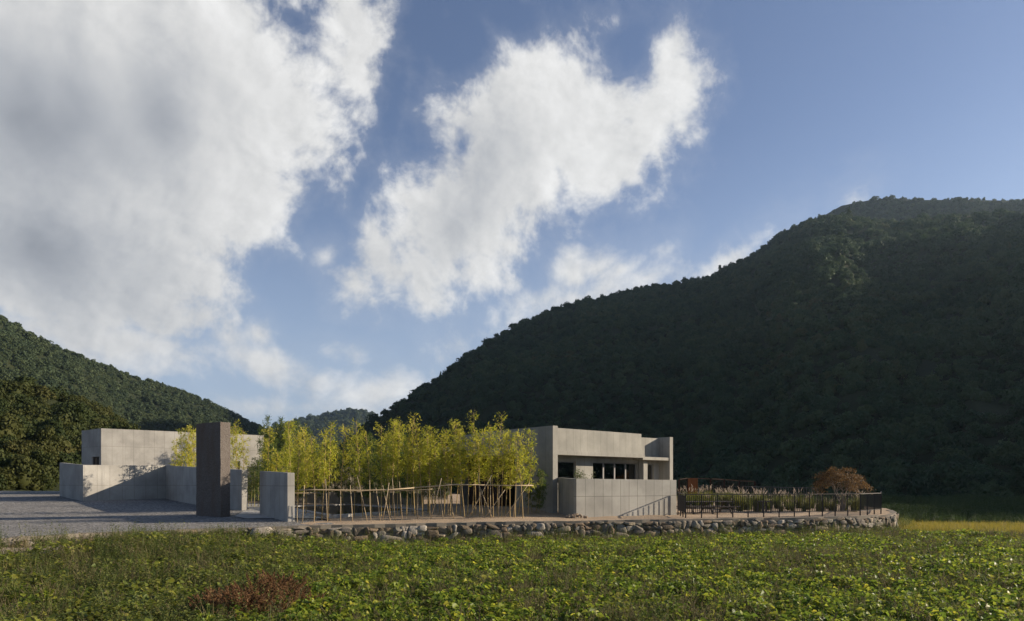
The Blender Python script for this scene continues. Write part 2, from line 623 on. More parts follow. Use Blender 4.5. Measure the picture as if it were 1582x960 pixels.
def pix_tab(tab):
    """(u, v) silhouette -> (azimuth deg, tan of elevation seen from the origin)."""
    o = []
    for u, v in tab:
        a = math.atan((u - CU) / FPX)
        o.append((math.degrees(a), (HV - v) / FPX * math.cos(a)))
    return o


def make_hill(name, label, az0, az1, naz, r_base, r_crest, sil, zb, prof, rough, trees, tree_drop, back=0.75, nr=60, seed=0, gully=1.0):
    """Terrain ridge: base line and crest line given by distance over azimuth; sil = tan(elevation) of the crest."""
    az = np.linspace(az0, az1, naz)
    rb, rc = r_base(az), r_crest(az)
    zc = CAMZ + interp(az, sil) * rc - tree_drop
    f = np.concatenate([np.linspace(0, 1, nr), 1 + np.linspace(0, 1, 14)[1:]])
    A, F = np.meshgrid(np.radians(az), f)
    RB, RC, ZC = np.broadcast_to(rb, A.shape), np.broadcast_to(rc, A.shape), np.broadcast_to(zc, A.shape)
    RR = np.where(F <= 1, RB + (RC - RB) * F, RC + (RC - RB) * (F - 1) * 1.2)
    X, Y = RR * np.sin(A), RR * np.cos(A)
    fr = np.clip(F, 0, 1)
    nz = (fbm2(X, Y, seed, 5, 1 / (rough * 9)) - 0.5) * 2
    # spurs and gullies running down the slope
    sp = fbm2(A * 17 * gully + fr * 1.3, fr * 2.2, seed + 5, 3) - 0.5
    env = np.clip(fr * 4, 0, 1) * np.clip((1 - fr) * 5, 0, 1)
    Z = np.where(F <= 1, zb + (ZC - zb) * prof(fr), ZC - (ZC - zb) * back * (F - 1) ** 1.1)
    Z = Z + env * (nz * rough + sp * rough * 2.2)
    nr_, na_ = A.shape
    v = np.stack([X, Y, Z], -1).reshape(-1, 3)
    i = np.arange(nr_ * na_).reshape(nr_, na_)
    fc = np.stack([i[:-1, :-1], i[:-1, 1:], i[1:, 1:], i[1:, :-1]], -1).reshape(-1, 4)
    o = link(bpy.data.objects.new(name, np_mesh(name, v, fc, m_hill, smooth=True)))
    tag(o, label, kind='structure')
    grid = v.reshape(nr_, na_, 3)

    def surf(a, fq):
        """height on the built slope at azimuth a (deg), fraction fq of the way up."""
        ia = np.clip((a - az0) / (az1 - az0) * (naz - 1), 0, naz - 1.001)
        jf = np.interp(fq, f, np.arange(len(f)))
        jf = np.clip(jf, 0, len(f) - 1.001)
        i0, j0 = ia.astype(int), jf.astype(int)
        da, df = (ia - i0)[:, None], (jf - j0)[:, None]
        return (grid[j0, i0] * (1 - da) * (1 - df) + grid[j0, i0 + 1] * da * (1 - df) + grid[j0 + 1, i0] * (1 - da) * df + grid[j0 + 1, i0 + 1] * da * df)
    # the wood on it: jittered points, spacing from trees(distance)
    pts, sizes = [], []
    rg = np.random.default_rng(seed + 100)
    fcur = 0.0
    rbm, rcm = rb, rc
    for (fa, fb, sp_, size) in trees:
        n_az = rg.uniform
        fmid = (fa + fb) / 2
        rm = float(np.mean(rb + (rc - rb) * fmid))
        length = float(np.sum(np.hypot(np.diff((rb + (rc - rb) * fmid) * np.sin(np.radians(az))), np.diff((rb + (rc - rb) * fmid) * np.cos(np.radians(az))))))
        depth = float(np.mean(rc - rb)) * (fb - fa)
        n = int(length * depth * 1.12 / (sp_ * sp_))
        # uniform by area in azimuth: weight by local radius times slope length
        w = (rb + (rc - rb) * fmid) * (rc - rb)
        cdf = np.concatenate([[0], np.cumsum(w[1:])])
        cdf /= cdf[-1]
        a = np.interp(rg.uniform(0, 1, n), cdf, az)
        p = surf(a, rg.uniform(fa, fb, n))
        pts.append(p)
        sizes.append(np.clip(rg.lognormal(0, 0.30, n), 0.5, 1.9) * size)
    return o, np.concatenate(pts), np.concatenate(sizes), surf


def plant_wood(name, label, pts, size, coll, npro, seed, last_prob=None):
    rg = np.random.default_rng(seed)
    n = len(pts)
    pid = rg.integers(0, npro, n)
    if last_prob is not None:
        pid = np.where(rg.uniform(0, 1, n) < last_prob, npro - 1, rg.integers(0, npro - 1, n))
    rot = np.stack([rg.normal(0, 0.08, n), rg.normal(0, 0.08, n), rg.uniform(0, 6.28, n)], -1)
    scl = np.stack([size * rg.uniform(0.85, 1.15, n), size * rg.uniform(0.85, 1.15, n), size * rg.uniform(0.85, 1.35, n)], -1)
    p = pts.copy()
    p[:, 2] -= size * 0.25
    print(name, len(p))
    return scatter(name, p, pid, rot, scl, coll, label=label, cat='forest', kind='stuff')


P0 = 500.0
SIL_R = pix_tab([(380, 748), (470, 720), (520, 690), (545, 668), (570, 650), (600, 628), (640, 602), (700, 562), (750, 523), (800, 497), (850, 475), (900, 462), (950, 452), (1000, 440), (1050, 433), (1100, 424), (1130, 408), (1160, 392), (1200, 362), (1250, 336), (1300, 330), (1340, 336), (1380, 341), (1430, 331), (1480, 327), (1540, 326), (1582, 327)]) \
    + [(42, 0.325), (50, 0.320), (57, 0.316), (63, 0.313), (68, 0.311), (72, 0.305), (76, 0.302), (80, 0.292), (84, 0.27), (92, 0.20), (110, 0.12)]
def rcr(a):
    r = P0 / np.maximum(np.cos(np.radians(np.maximum(a, 15.0) - 65)), 0.12) * np.where(a > 66, np.cos(np.radians(np.minimum(a - 66, 50))) ** 0.3, 1)
    return np.where(a < 19, np.interp(a, [-20, -12, -8, -4, 0, 5, 9, 13, 19], [400, 420, 440, 475, 515, 570, 620, 670, 721]), r)
rbr = lambda a: np.interp(a, [-20, -8, 0, 10, 25, 36, 50, 65, 80, 105], [330, 260, 215, 185, 140, 118, 106, 104, 106, 120])
prof_r = lambda f: 0.10 * f + 0.90 * np.clip(f, 0, 1) ** 1.08
hill_r, pr, sr, surf_r = make_hill('mountain', 'tall wooded mountain in shade filling the right half', -20, 105, 320, rbr, rcr, SIL_R, GZ - 0.3, prof_r, 9.0,
                                   [(0.0, 0.25, 3.5, 2.1), (0.25, 0.55, 3.8, 2.3), (0.55, 1.03, 4.3, 2.55)], 3.0, seed=3, back=1.0)
plant_wood('mountain_forest', 'dense dark broadleaf forest covering the shaded right mountain', pr, sr, PR_DARK, 7, 5, 0.006)

# the further shoulder that shows above its right end
SIL_RR = pix_tab([(1080, 440), (1200, 375), (1250, 342), (1300, 314), (1340, 306), (1380, 302), (1420, 305), (1480, 304), (1540, 305), (1582, 306)]) + [(42, 0.335), (48, 0.30)]
hill_rr, prr, srr, _ = make_hill('mountain_shoulder', 'further wooded mountain top above the right ridge', 23, 48, 60, lambda a: 560 / np.cos(np.radians(a - 55)), lambda a: 900 / np.cos(np.radians(a - 55)), SIL_RR, 60, lambda f: f, 9.0, [(0.3, 1.03, 5.6, 3.2)], 3.5, seed=23)
plant_wood('shoulder_forest', 'hazy green forest on the further mountain top at right', prr, srr, PR_LIT, 5, 6)

SIL_L = pix_tab([(-900, 330), (-400, 395), (-150, 440), (0, 487), (60, 520), (130, 548), (200, 577), (260, 593), (320, 618), (370, 642), (400, 656), (430, 672), (470, 705), (520, 735), (560, 748)])
hill_l, pl, sl, _ = make_hill('left_mountain', 'sunlit green wooded mountain falling from the left edge', -62, -14, 150, lambda a: np.interp(a, [-62, -36, -14], [170, 300, 620]), lambda a: np.interp(a, [-62, -36, -14], [430, 640, 900]), SIL_L, GZ, lambda f: 0.25 * f + 0.75 * f ** 1.15, 9.0,
                               [(0.0, 0.5, 4.3, 2.6), (0.5, 1.03, 4.8, 2.9)], 3.0, seed=31, gully=1.5)
plant_wood('left_mountain_forest', 'sunlit green broadleaf forest on the left mountain', pl, sl, PR_LIT, 5, 8)

SIL_F = pix_tab([(-700, 520), (-300, 560), (-100, 565), (0, 588), (60, 598), (110, 610), (150, 624), (180, 642), (205, 660), (230, 682), (260, 712), (290, 740), (310, 748)])
hill_f, pf, sf, _ = make_hill('foothill', 'low olive and brown wooded foothill behind the left wall', -60, -22, 110, lambda a: np.interp(a, [-60, -36, -22], [82, 98, 130]), lambda a: np.interp(a, [-60, -36, -22], [150, 175, 215]), SIL_F, 1.0, lambda f: 0.5 * f + 0.5 * f ** 1.2, 3.5,
                              [(0.0, 0.45, 2.7, 1.9), (0.45, 1.04, 2.9, 2.1)], 2.0, seed=41, gully=1.6)
plant_wood('foothill_forest', 'olive and rust tinted wood on the foothill behind the left wall', pf, sf, PR_OLIVE, 6, 9)

SIL_FAR = pix_tab([(330, 690), (400, 668), (430, 655), (460, 646), (490, 640), (520, 636), (545, 630), (560, 631), (580, 640), (620, 650), (700, 680), (760, 700)])
hill_d, pd_, sd_, _ = make_hill('distant_hill', 'blue grey far hill at the end of the valley', -26, 0, 60, lambda a: 1500 + 0 * a, lambda a: 2100 + 0 * a, SIL_FAR, GZ, lambda f: f, 14.0, [(0.0, 1.03, 11.0, 6.5)], 5.0, nr=30, seed=51)
plant_wood('distant_forest', 'far bluish forest on the hill closing the valley', pd_, sd_, PR_LIT, 5, 12)


# ================================================================== MATERIALS of the built things
def concrete(name, base=(0.33, 0.315, 0.29), joints=True, pw=0.6, ph=1.2, tint=0.10, streak=0.35, rough_bump=0.25, off=(0.0, 0.0), dark=0.42):
    m, nt, out = new_mat(name)
    uv = nt.nodes.new('ShaderNodeTexCoord').outputs['UV']
    mp = node(nt, 'ShaderNodeMapping', {'Vector': uv, 'Location': (off[0], off[1], 0)}).outputs[0]
    wc = worldco(nt)
    cloud = noise(nt, wc, 0.55, 5.0, 0.6)
    fine = noise(nt, wc, 9.0, 4.0, 0.65)
    st_v = node(nt, 'ShaderNodeMapping', {'Vector': uv, 'Scale': (2.6, 0.16, 1)}).outputs[0]
    st = noise(nt, st_v, 1.0, 5.0, 0.65)
    base_c = mixc(nt, step(nt, cloud, 0.3, 0.7), rgb(*[b * 0.80 for b in base]), rgb(*[b * 1.12 for b in base]))
    base_c = mixc(nt, step(nt, st, 0.52, 0.8) * streak, base_c, rgb(*[b * 0.62 for b in base]))
    base_c = mixc(nt, step(nt, fine, 0.55, 0.8) * 0.25, base_c, rgb(*[b * 0.7 for b in base]))
    h = fine
    if joints:
        br = node(nt, 'ShaderNodeTexBrick', {'Vector': mp, 'Color1': rgb(1 - tint, 1 - tint, 1 - tint), 'Color2': rgb(1 + tint * 0.5, 1 + tint * 0.5, 1 + tint * 0.5), 'Mortar': rgb(dark, dark * 0.97, dark * 0.93),
                                             'Scale': 1.0, 'Mortar Size': 0.015, 'Mortar Smooth': 0.3, 'Bias': 0.0, 'Brick Width': pw, 'Row Height': ph}, offset=0.0, squash=1.0)
        base_c = mixc(nt, 0.8, base_c, S(nt, br.outputs['Color']), 'MULTIPLY')
        h = fine * 0.3 - S(nt, br.outputs['Fac'])
    principled(nt, out, base_c, 0.85, 0.25, normal=bump(nt, h, rough_bump, 0.01))
    return m


def speckled(name, c1, c2, scale, rough=0.9, bump_s=0.5, bump_d=0.02, big=0.25, c3=None, patch=0.35):
    """loose ground or rough stone: grains over broad patches."""
    m, nt, out = new_mat(name)
    wc = worldco(nt)
    vo = node(nt, 'ShaderNodeTexVoronoi', {'Vector': wc, 'Scale': scale})
    gr = S(nt, node(nt, 'ShaderNodeSeparateColor', {0: vo.outputs['Color']}).outputs[0])
    pt = noise(nt, wc, big, 5.0, 0.6)
    col = mixc(nt, gr, rgb(*c1), rgb(*c2))
    if c3: col = mixc(nt, step(nt, pt, 0.42, 0.68) * patch, col, rgb(*c3))
    n2 = noise(nt, wc, scale * 0.4, 5.0, 0.7)
    h = S(nt, vo.outputs['Distance']) * -0.6 + n2
    principled(nt, out, col, rough, 0.2, normal=bump(nt, h, bump_s, bump_d))
    return m


M_CONC = concrete('house_concrete', (0.300, 0.288, 0.248), True, 0.6, 12.0, 0.09, 0.75, dark=0.62)
M_CONC_PANEL = concrete('panel_formed_concrete', (0.365, 0.350, 0.306), True, 0.6, 1.2, 0.12, 0.45, dark=0.30)
M_CONC_YARD = concrete('yard_concrete', (0.355, 0.338, 0.300), True, 0.9, 1.8, 0.08, 0.75, dark=0.5)
M_CONC_PLAIN = concrete('plain_concrete', (0.35, 0.34, 0.31), False)
M_CONC_SHADE = concrete('shade_toned_concrete', (0.23, 0.205, 0.165), True, 0.9, 1.8, 0.08, 0.8, dark=0.6)  # streaked concrete, base darkened and browned for the shade under the bamboo
M_PAVE = concrete('paving_concrete', (0.42, 0.40, 0.36), False)
M_PILLAR = None
m, nt, out = new_mat('dark_granite')
wc = worldco(nt)
vo = node(nt, 'ShaderNodeTexVoronoi', {'Vector': wc, 'Scale': 26.0})
gr = S(nt, node(nt, 'ShaderNodeSeparateColor', {0: vo.outputs['Color']}).outputs[0])
rust = noise(nt, node(nt, 'ShaderNodeMapping', {'Vector': wc, 'Scale': (1.6, 1.6, 0.35)}).outputs[0], 1.0, 5.0, 0.6)
col = mixc(nt, gr, rgb(0.105, 0.088, 0.074), rgb(0.165, 0.143, 0.124))
col = mixc(nt, step(nt, rust, 0.42, 0.7) * 0.55, col, rgb(0.115, 0.078, 0.052))
principled(nt, out, col, 0.85, 0.25, normal=bump(nt, S(nt, vo.outputs['Distance']) + noise(nt, wc, 7, 5, 0.7), 0.9, 0.03))
M_PILLAR = m
M_GRAVEL = speckled('gravel', (0.065, 0.062, 0.058), (0.34, 0.325, 0.295), 11.0, 0.9, 1.0, 0.06, 0.3, (0.15, 0.143, 0.136), 0.4)
M_SAND = speckled('granite_sand', (0.33, 0.245, 0.160), (0.46, 0.35, 0.235), 22.0, 0.95, 0.7, 0.04, 0.5, (0.24, 0.18, 0.125), 0.6)
M_DIRT = speckled('pale_dirt', (0.33, 0.26, 0.20), (0.45, 0.36, 0.28), 14.0, 0.95, 0.9, 0.05, 0.6, (0.20, 0.16, 0.12), 0.6)

m, nt, out = new_mat('dark_steel')
principled(nt, out, rgb(0.030, 0.024, 0.021), 0.5, 0.4, 0.2)
M_STEEL = m
m, nt, out = new_mat('grey_rail_steel')
principled(nt, out, rgb(0.10, 0.095, 0.09), 0.5, 0.4, 0.2)
M_RAIL = m
def corten(name, a, b):
    m, nt, out = new_mat(name)
    wc = worldco(nt)
    c = noise(nt, wc, 3.0, 6.0, 0.65)
    principled(nt, out, ramp(nt, c, [(0.3, rgb(*a)), (0.7, rgb(*b))]), 0.85, 0.2, normal=bump(nt, noise(nt, wc, 40, 3), 0.2, 0.005))
    return m
M_CORTEN = corten('weathered_orange_steel', (0.14, 0.052, 0.018), (0.20, 0.075, 0.026))
M_CORTEN_D = corten('weathered_brown_steel', (0.026, 0.014, 0.010), (0.050, 0.025, 0.015))

m, nt, out = new_mat('window_glass')
fr = nt.nodes.new('ShaderNodeFresnel')
fr.inputs[0].default_value = 1.6
tr = nt.nodes.new('ShaderNodeBsdfTransparent')
tr.inputs[0].default_value = rgb(0.62, 0.66, 0.64)
gl = nt.nodes.new('ShaderNodeBsdfGlossy')
gl.inputs['Roughness'].default_value = 0.02
gl.inputs['Color'].default_value = rgb(0.9, 0.9, 0.9)
mx = nt.nodes.new('ShaderNodeMixShader')
put(nt, step(nt, S(nt, fr.outputs[0]), 0.0, 1.0, 0.14, 1.0, 'LINEAR'), mx.inputs[0])
nt.links.new(tr.outputs[0], mx.inputs[1])
nt.links.new(gl.outputs[0], mx.inputs[2])
nt.links.new(mx.outputs[0], out.inputs[0])
M_GLASS = m
def plain(name, c, rough=0.7, spec=0.3, metal=0.0):
    m, nt, out = new_mat(name)
    f = noise(nt, worldco(nt), 6.0, 4.0, 0.6)
    principled(nt, out, mixc(nt, f, rgb(*[x * 0.8 for x in c]), rgb(*[x * 1.2 for x in c])), rough, spec, metal)
    return m
M_FRAME = plain('grey_window_frame', (0.20, 0.19, 0.175), 0.5, 0.4)
M_CURTAIN = plain('pale_curtain', (0.55, 0.56, 0.47), 0.9, 0.1)
M_DARKROOM = plain('dark_interior', (0.12, 0.095, 0.07), 0.9, 0.1)
M_WOODIN = plain('brown_wood', (0.12, 0.075, 0.045), 0.7, 0.2)
M_TIMBER = plain('dark_timber', (0.075, 0.062, 0.052), 0.75, 0.3)

# ================================================================== SETTING: terrace, field, fields beyond
WALL_LINE = [(-21.5, 23.0), (-19, 25.2), (-16.2, 28.3), (-12.8, 30.6), (-8.8, 32.7), (-3.5, 34.5), (1.6, 35.9), (8.7, 37.9), (13.0, 39.2), (17.2, 40.2), (20.6, 41.6), (23.4, 43.4), (25.6, 47.0), (29.0, 54.5)]
CTRL = [(-21.5, 23, -0.12), (-16.2, 28.3, -0.06), (-12.8, 30.6, -0.05), (-8.8, 32.7, -0.05), (-3.5, 34.5, -0.05), (1.6, 35.9, -0.04), (8.7, 37.9, -0.03), (13, 39.2, -0.03), (17.2, 40.2, -0.03), (23.4, 43.4, -0.03), (29, 54.5, 0.0),
        (-16.8, 38.6, 0.10), (-11.25, 35.2, 0.0), (-14.25, 39.7, 0.17), (-16.6, 43, 0.30), (-22.6, 50.3, 0.43), (-28.1, 57, 0.71), (-31.8, 52.1, 0.62), (-36.5, 56.7, 0.93), (-40, 66, 0.95), (-52, 72, 1.05), (-30, 38, 0.08), (-26, 35, 0.0), (-42, 46, 0.45), (-60, 60, 1.0), (-26, 74, 0.95),
        (3.56, 39, 0.02), (9.7, 41.5, 0.02), (2.4, 40.6, 0.12), (1.2, 42.3, 0.45), (-1.5, 45.5, 0.42), (-5, 50, 0.35), (-9.6, 37.5, 0.05), (-5.6, 46, 0.16), (-13.5, 58, 0.2), (-17, 52, 0.18), (-1, 40.0, 0.22), (-5, 39.5, 0.10),
        (14, 45, 0.05), (22, 46, 0.03), (18, 60, 0.25), (30, 70, 0.1), (5, 62, 0.4), (-10, 70, 0.5), (0, 85, 0.6), (-30, 90, 1.1), (-60, 90, 1.2)]
_c = np.array(CTRL)
_d = np.sqrt(((_c[:, None, :2] - _c[None, :, :2]) ** 2).sum(-1))
_w = np.linalg.solve(np.block([[_d, np.ones((len(_c), 1))], [np.ones((1, len(_c))), np.zeros((1, 1))]]), np.concatenate([_c[:, 2], [0]]))


def tz(x, y):
    """height of the terrace."""
    x, y = np.asarray(x, float), np.asarray(y, float)
    d = np.sqrt((x[..., None] - _c[:, 0]) ** 2 + (y[..., None] - _c[:, 1]) ** 2)
    return d @ _w[:-1] + _w[-1]


def tz_pool(x, y):
    """terrace with the pool basin dug out."""
    z = tz(x, y)
    return np.where(inside(POOL, x, y), -0.5, z)


def tzf(x, y):
    return float(tz(np.array([x]), np.array([y]))[0])


def fz(x, y):
    """height of the bean field and the rough bank at its left."""
    x, y = np.asarray(x, float), np.asarray(y, float)
    left = np.clip((-4.5 - x) / 12.0, 0, 1)
    up = np.clip((y - 15) / 10.0, 0, 1)
    k = left * left * (3 - 2 * left) * up
    z = GZ + 0.20 + k * 0.74 + (fbm2(x, y, 3, 4, 0.35) - 0.5) * 0.22
    return z


POOL = [(-9.7, 37.6), (-5.6, 46.2), (-13.6, 58.4), (-17.2, 52.6)]


def inside(poly, x, y):
    """vectorised point in polygon."""
    res = np.zeros(x.shape, bool)
    n = len(poly)
    for i in range(n):
        x1, y1 = poly[i]
        x2, y2 = poly[(i + 1) % n]
        c = ((y1 > y) != (y2 > y)) & (x < (x2 - x1) * (y - y1) / (y2 - y1 + 1e-12) + x1)
        res ^= c
    return res


def sheet(name, poly, mat, zfun, stepm, label, kind='structure', lift=0.0, rough=0.0, seed=0, skirt=0.0):
    """A ground sheet with an exact outline, following zfun."""
    bm = bmesh.new()
    bm.faces.new([bm.verts.new((p[0], p[1], 0)) for p in poly])
    xs, ys = [p[0] for p in poly], [p[1] for p in poly]
    for ax, lo, hi in ((0, min(xs), max(xs)), (1, min(ys), max(ys))):
        k = math.floor(lo / stepm) + 1
        while k * stepm < hi:
            co = [0, 0, 0]; no = [0, 0, 0]
            co[ax] = k * stepm; no[ax] = 1
            bmesh.ops.bisect_plane(bm, geom=bm.verts[:] + bm.edges[:] + bm.faces[:], plane_co=co, plane_no=no)
            k += 1
    bmesh.ops.triangulate(bm, faces=bm.faces[:])
    bmesh.ops.recalc_face_normals(bm, faces=bm.faces[:])
    me = bpy.data.meshes.new(name)
    bm.to_mesh(me)
    bm.free()
    co = np.zeros(len(me.vertices) * 3)
    me.vertices.foreach_get('co', co)
    co = co.reshape(-1, 3)
    co[:, 2] = zfun(co[:, 0], co[:, 1]) + lift
    if rough: co[:, 2] += (fbm2(co[:, 0], co[:, 1], seed, 4, 1.1) - 0.5) * rough
    me.vertices.foreach_set('co', co.ravel())
    me.update()
    if len(me.polygons) and sum(p.normal.z for p in me.polygons) < 0: me.flip_normals()
    for p in me.polygons: p.use_smooth = True
    me.materials.append(mat)
    o = link(bpy.data.objects.new(name, me))
    return tag(o, label, kind=kind)


back_edge = [(29, 85), (-45, 84), (-52, 71.5), (-75, 68), (-60, 40), (-40, 22)]
YARD = [(-27, 17.5)] + WALL_LINE[:5] + [(-8.0, 33.0), (-9.5, 36), (-13.5, 41), (-16.2, 45), (-22, 52), (-25, 60), (-23, 84), (-45, 84), (-52, 71.5), (-75, 68), (-60, 40), (-40, 20)]
sheet('gravel_yard', YARD, M_GRAVEL, tz_pool, 1.0, 'grey gravel yard in front of the left walls', lift=0.0, rough=0.05, seed=2)
SAND = WALL_LINE[4:] + [(29, 85), (-23, 84), (-25, 60), (-22, 52), (-16.2, 45), (-13.5, 41), (-9.3, 36.4), (-10.3, 34.2), (-9.9, 33.2)]
sheet('sand_ground', SAND, M_SAND, tz_pool, 0.6, 'tan decomposed granite ground round the house', lift=0.012, rough=0.10, seed=5)
# pale concrete paving through the gateway
PAVE = [(-15.1, 38.3), (-14.0, 36.9), (-12.6, 37.0), (-10.3, 37.2), (-9.5, 38.2), (-16.0, 49.0), (-19.5, 55.0), (-21.5, 53.5), (-16.5, 44.5), (-15.9, 41.4)]
sheet('paving', PAVE, M_PAVE, tz_pool, 0.7, 'pale concrete paving running through the gateway to the pool', lift=0.035)
FIELD = [(-70, 2), (90, 2), (90, 66), (29.3, 54.5), (25.8, 47), (23.5, 43.3), (17.2, 40.1), (8.7, 37.8), (1.6, 35.8), (-8.8, 32.6), (-12.8, 30.5), (-16.2, 28.2), (-19, 25.1), (-21.5, 23), (-27, 17.5), (-40, 19.8), (-70, 19.8)]
sheet('bean_field_soil', FIELD, m_soil, fz, 1.2, 'dark field soil under the bean plants')
DIRT = [(-27, 17.4), (-21.6, 22.9), (-19.1, 25.0), (-16.4, 28.0), (-14.4, 29.3), (-15.0, 26.5), (-15.2, 23.8), (-16.8, 21.8), (-20, 18)]
sheet('bare_dirt', DIRT, M_DIRT, lambda x, y: np.maximum(fz(x, y), -0.45 + 0 * x), 0.5, 'pale bare dirt beside the yard at the left edge', lift=0.03, rough=0.12, seed=8)
# edge kerbs
def kerb(name, pts, w, h, top, label, mat, mode='structure'):
    mb = MB()
    for (a, b) in zip(pts[:-1], pts[1:]):
        a, b = Vector((a[0], a[1], 0)), Vector((b[0], b[1], 0))
        t = (b - a).normalized()
        n = Vector((-t.y, t.x, 0))
        za, zb_ = top(a.x, a.y), top(b.x, b.y)
        q = [a - n * w / 2, b - n * w / 2, b + n * w / 2, a + n * w / 2]
        mb.prism([(p.x, p.y) for p in q], [za - h, zb_ - h, zb_ - h, za - h], [za, zb_, zb_, za])
    return tag(mb.build(name, mat, uv=True), label, kind=mode)
kerb('yard_kerb', [(-75, 68.2), (-52, 71.7), (-38.6, 73.2)], 0.5, 0.4, lambda x, y: tzf(x, y) + 0.14, 'pale concrete kerb along the far edge of the gravel yard', M_PAVE)
# bank and paddy beyond the right wall end
def bz(x, y):
    return GZ + np.clip((y - 57 - (x - 30) * 0.02) / 16, 0, 1) * 0.95 + (fbm2(x, y, 9, 3, 0.2) - 0.5) * 0.5
sheet('far_bank', [(29.6, 54.7), (90, 52), (140, 60), (140, 115), (30, 115)], m_soil, bz, 3.0, 'low dark bank between the rice and the mountain', lift=-0.06)

# ================================================================== WALLS and HOUSE
def wall_run(name, pts, th, side, label, cat, mat, base=-0.5, group=None):
    """free standing concrete wall along (x, y, ztop) points; thickness on the side given (+1 = left of travel)."""
    v = [Vector((p[0], p[1], 0)) for p in pts]
    off = []
    for i in range(len(v)):
        ns = []
        for a, b in ((i - 1, i), (i, i + 1)):
            if a >= 0 and b < len(v):
                t = (v[b] - v[a]).normalized()
                ns.append(Vector((-t.y, t.x, 0)) * side)
        n = sum(ns, Vector()) .normalized()
        k = 1 / max(n.dot(ns[0]), 0.3)
        off.append(v[i] + n * th * k)
    mb = MB()
    n = len(v)
    vs_ = []
    for i in range(n):
        for q in (v[i], off[i]):
            vs_.append((q.x, q.y, tzf(v[i].x, v[i].y) + base))
            vs_.append((q.x, q.y, pts[i][2]))
    fs = []
    for i in range(n - 1):
        a, b = 4 * i, 4 * (i + 1)
        fs += [(a, a + 1, b + 1, b), (a + 2, b + 2, b + 3, a + 3), (a + 1, a + 3, b + 3, b + 1), (a, b, b + 2, a + 2)]
    e = 4 * (n - 1)
    fs += [(0, 2, 3, 1), (e, e + 1, e + 3, e + 2)]
    mb.add(vs_, fs)
    me = mb.mesh(name, None)
    bm = bmesh.new(); bm.from_mesh(me)
    bmesh.ops.recalc_face_normals(bm, faces=bm.faces[:])
    ed = [x for x in bm.edges if x.calc_face_angle(0) > 0.5]
    bmesh.ops.bevel(bm, geom=ed, offset=0.012, segments=1, affect='EDGES', clamp_overlap=True)
    bm.to_mesh(me); bm.free()
    me.materials.append(mat)
    wall_uv(me)
    return tag(link(bpy.data.objects.new(name, me)), label, cat, group)


wall_run('yard_wall', [(-36.5, 56.7, 3.62), (-31.8, 52.1, 3.31), (-28.1, 57.0, 3.40), (-22.6, 50.3, 3.10), (-16.5, 42.9, 2.76)], 0.35, 1, 'long zigzag concrete wall standing in front of the left block', 'wall', M_CONC_YARD)
wall_run('gate_wall', [(-14.25, 39.7, 2.63), (-11.25, 35.2, 2.46)], 0.36, 1, 'short free standing concrete wall slab between the dark pillar and the bamboo', 'wall', M_CONC_YARD)
wall_run('garden_wall', [(-22.0, 58.5, 3.4), (-12.0, 64.5, 3.35), (-6.0, 66.5, 3.3)], 0.3, 1, 'long low concrete wall behind the bamboo and the pool', 'wall', M_CONC_SHADE)
wall_run('pool_wall', [(-19.5, 56.0, 1.25), (-13.2, 60.2, 1.2), (-7.2, 55.0, 1.15)], 0.3, 1, 'knee high concrete wall along the back of the pool', 'wall', M_CONC_SHADE)

# dark stone pillar
a, b = Vector((-0.84, 0.54)).normalized(), Vector((0.54, 0.84)).normalized()
A = Vector((-15.8, 38.1))
q = [A, A + b * 0.6, A + b * 0.6 + a * 2.2, A + a * 2.2]
bmm = bmesh.new()
vv = [bmm.verts.new((p.x, p.y, z)) for z in (-0.4, 5.27) for p in q]
for f in ((3, 2, 1, 0), (4, 5, 6, 7), (0, 1, 5, 4), (1, 2, 6, 5), (2, 3, 7, 6), (3, 0, 4, 7)):
    bmm.faces.new([vv[i] for i in f])
bmesh.ops.subdivide_edges(bmm, edges=bmm.edges[:], cuts=14, use_grid_fill=True)
for v in bmm.verts:
    p = v.co
    v.co += Vector((mnoise.noise(p * 1.4) * 0.018 + mnoise.noise(p * 5) * 0.008, mnoise.noise(p * 1.4 + Vector((9, 0, 0))) * 0.018 + mnoise.noise(p * 5 + Vector((3, 0, 0))) * 0.008, mnoise.noise(p * 2 + Vector((0, 7, 0))) * 0.012))
me = bpy.data.meshes.new('stone_pillar')
bmm.to_mesh(me); bmm.free()
me.materials.append(M_PILLAR)
tag(link(bpy.data.objects.new('stone_pillar', me)), 'tall dark brown rough stone pillar rising from the gravel', 'pillar')

# left block
L0 = Vector((-38.0, 65.0)); Lf = Vector((0.776, 0.630)).normalized(); Ll = Vector((-0.776, 0.630)).normalized()
blk = empty('concrete_block', (L0.x, L0.y, 0), label='low pale concrete block building behind the zigzag wall at left', cat='building')
def plan(o, *st):
    return [(o.x + Lf.x * s + Ll.x * t, o.y + Lf.y * s + Ll.y * t) for s, t in st]
def in_local(mb, origin):
    mb.v = [(x - origin[0], y - origin[1], z - origin[2]) for x, y, z in mb.v]
    return mb
LW, LD, LT = 15.1, 4.6, 7.05
wx0, wx1, wz0, wz1 = 0.40, 2.1, 3.5, 4.45
mb = MB()
mb.prism(plan(L0, (0, 0), (LW, 0), (LW, 0.35), (0.35, 0.35)), 0.2, LT)             # sunlit long face
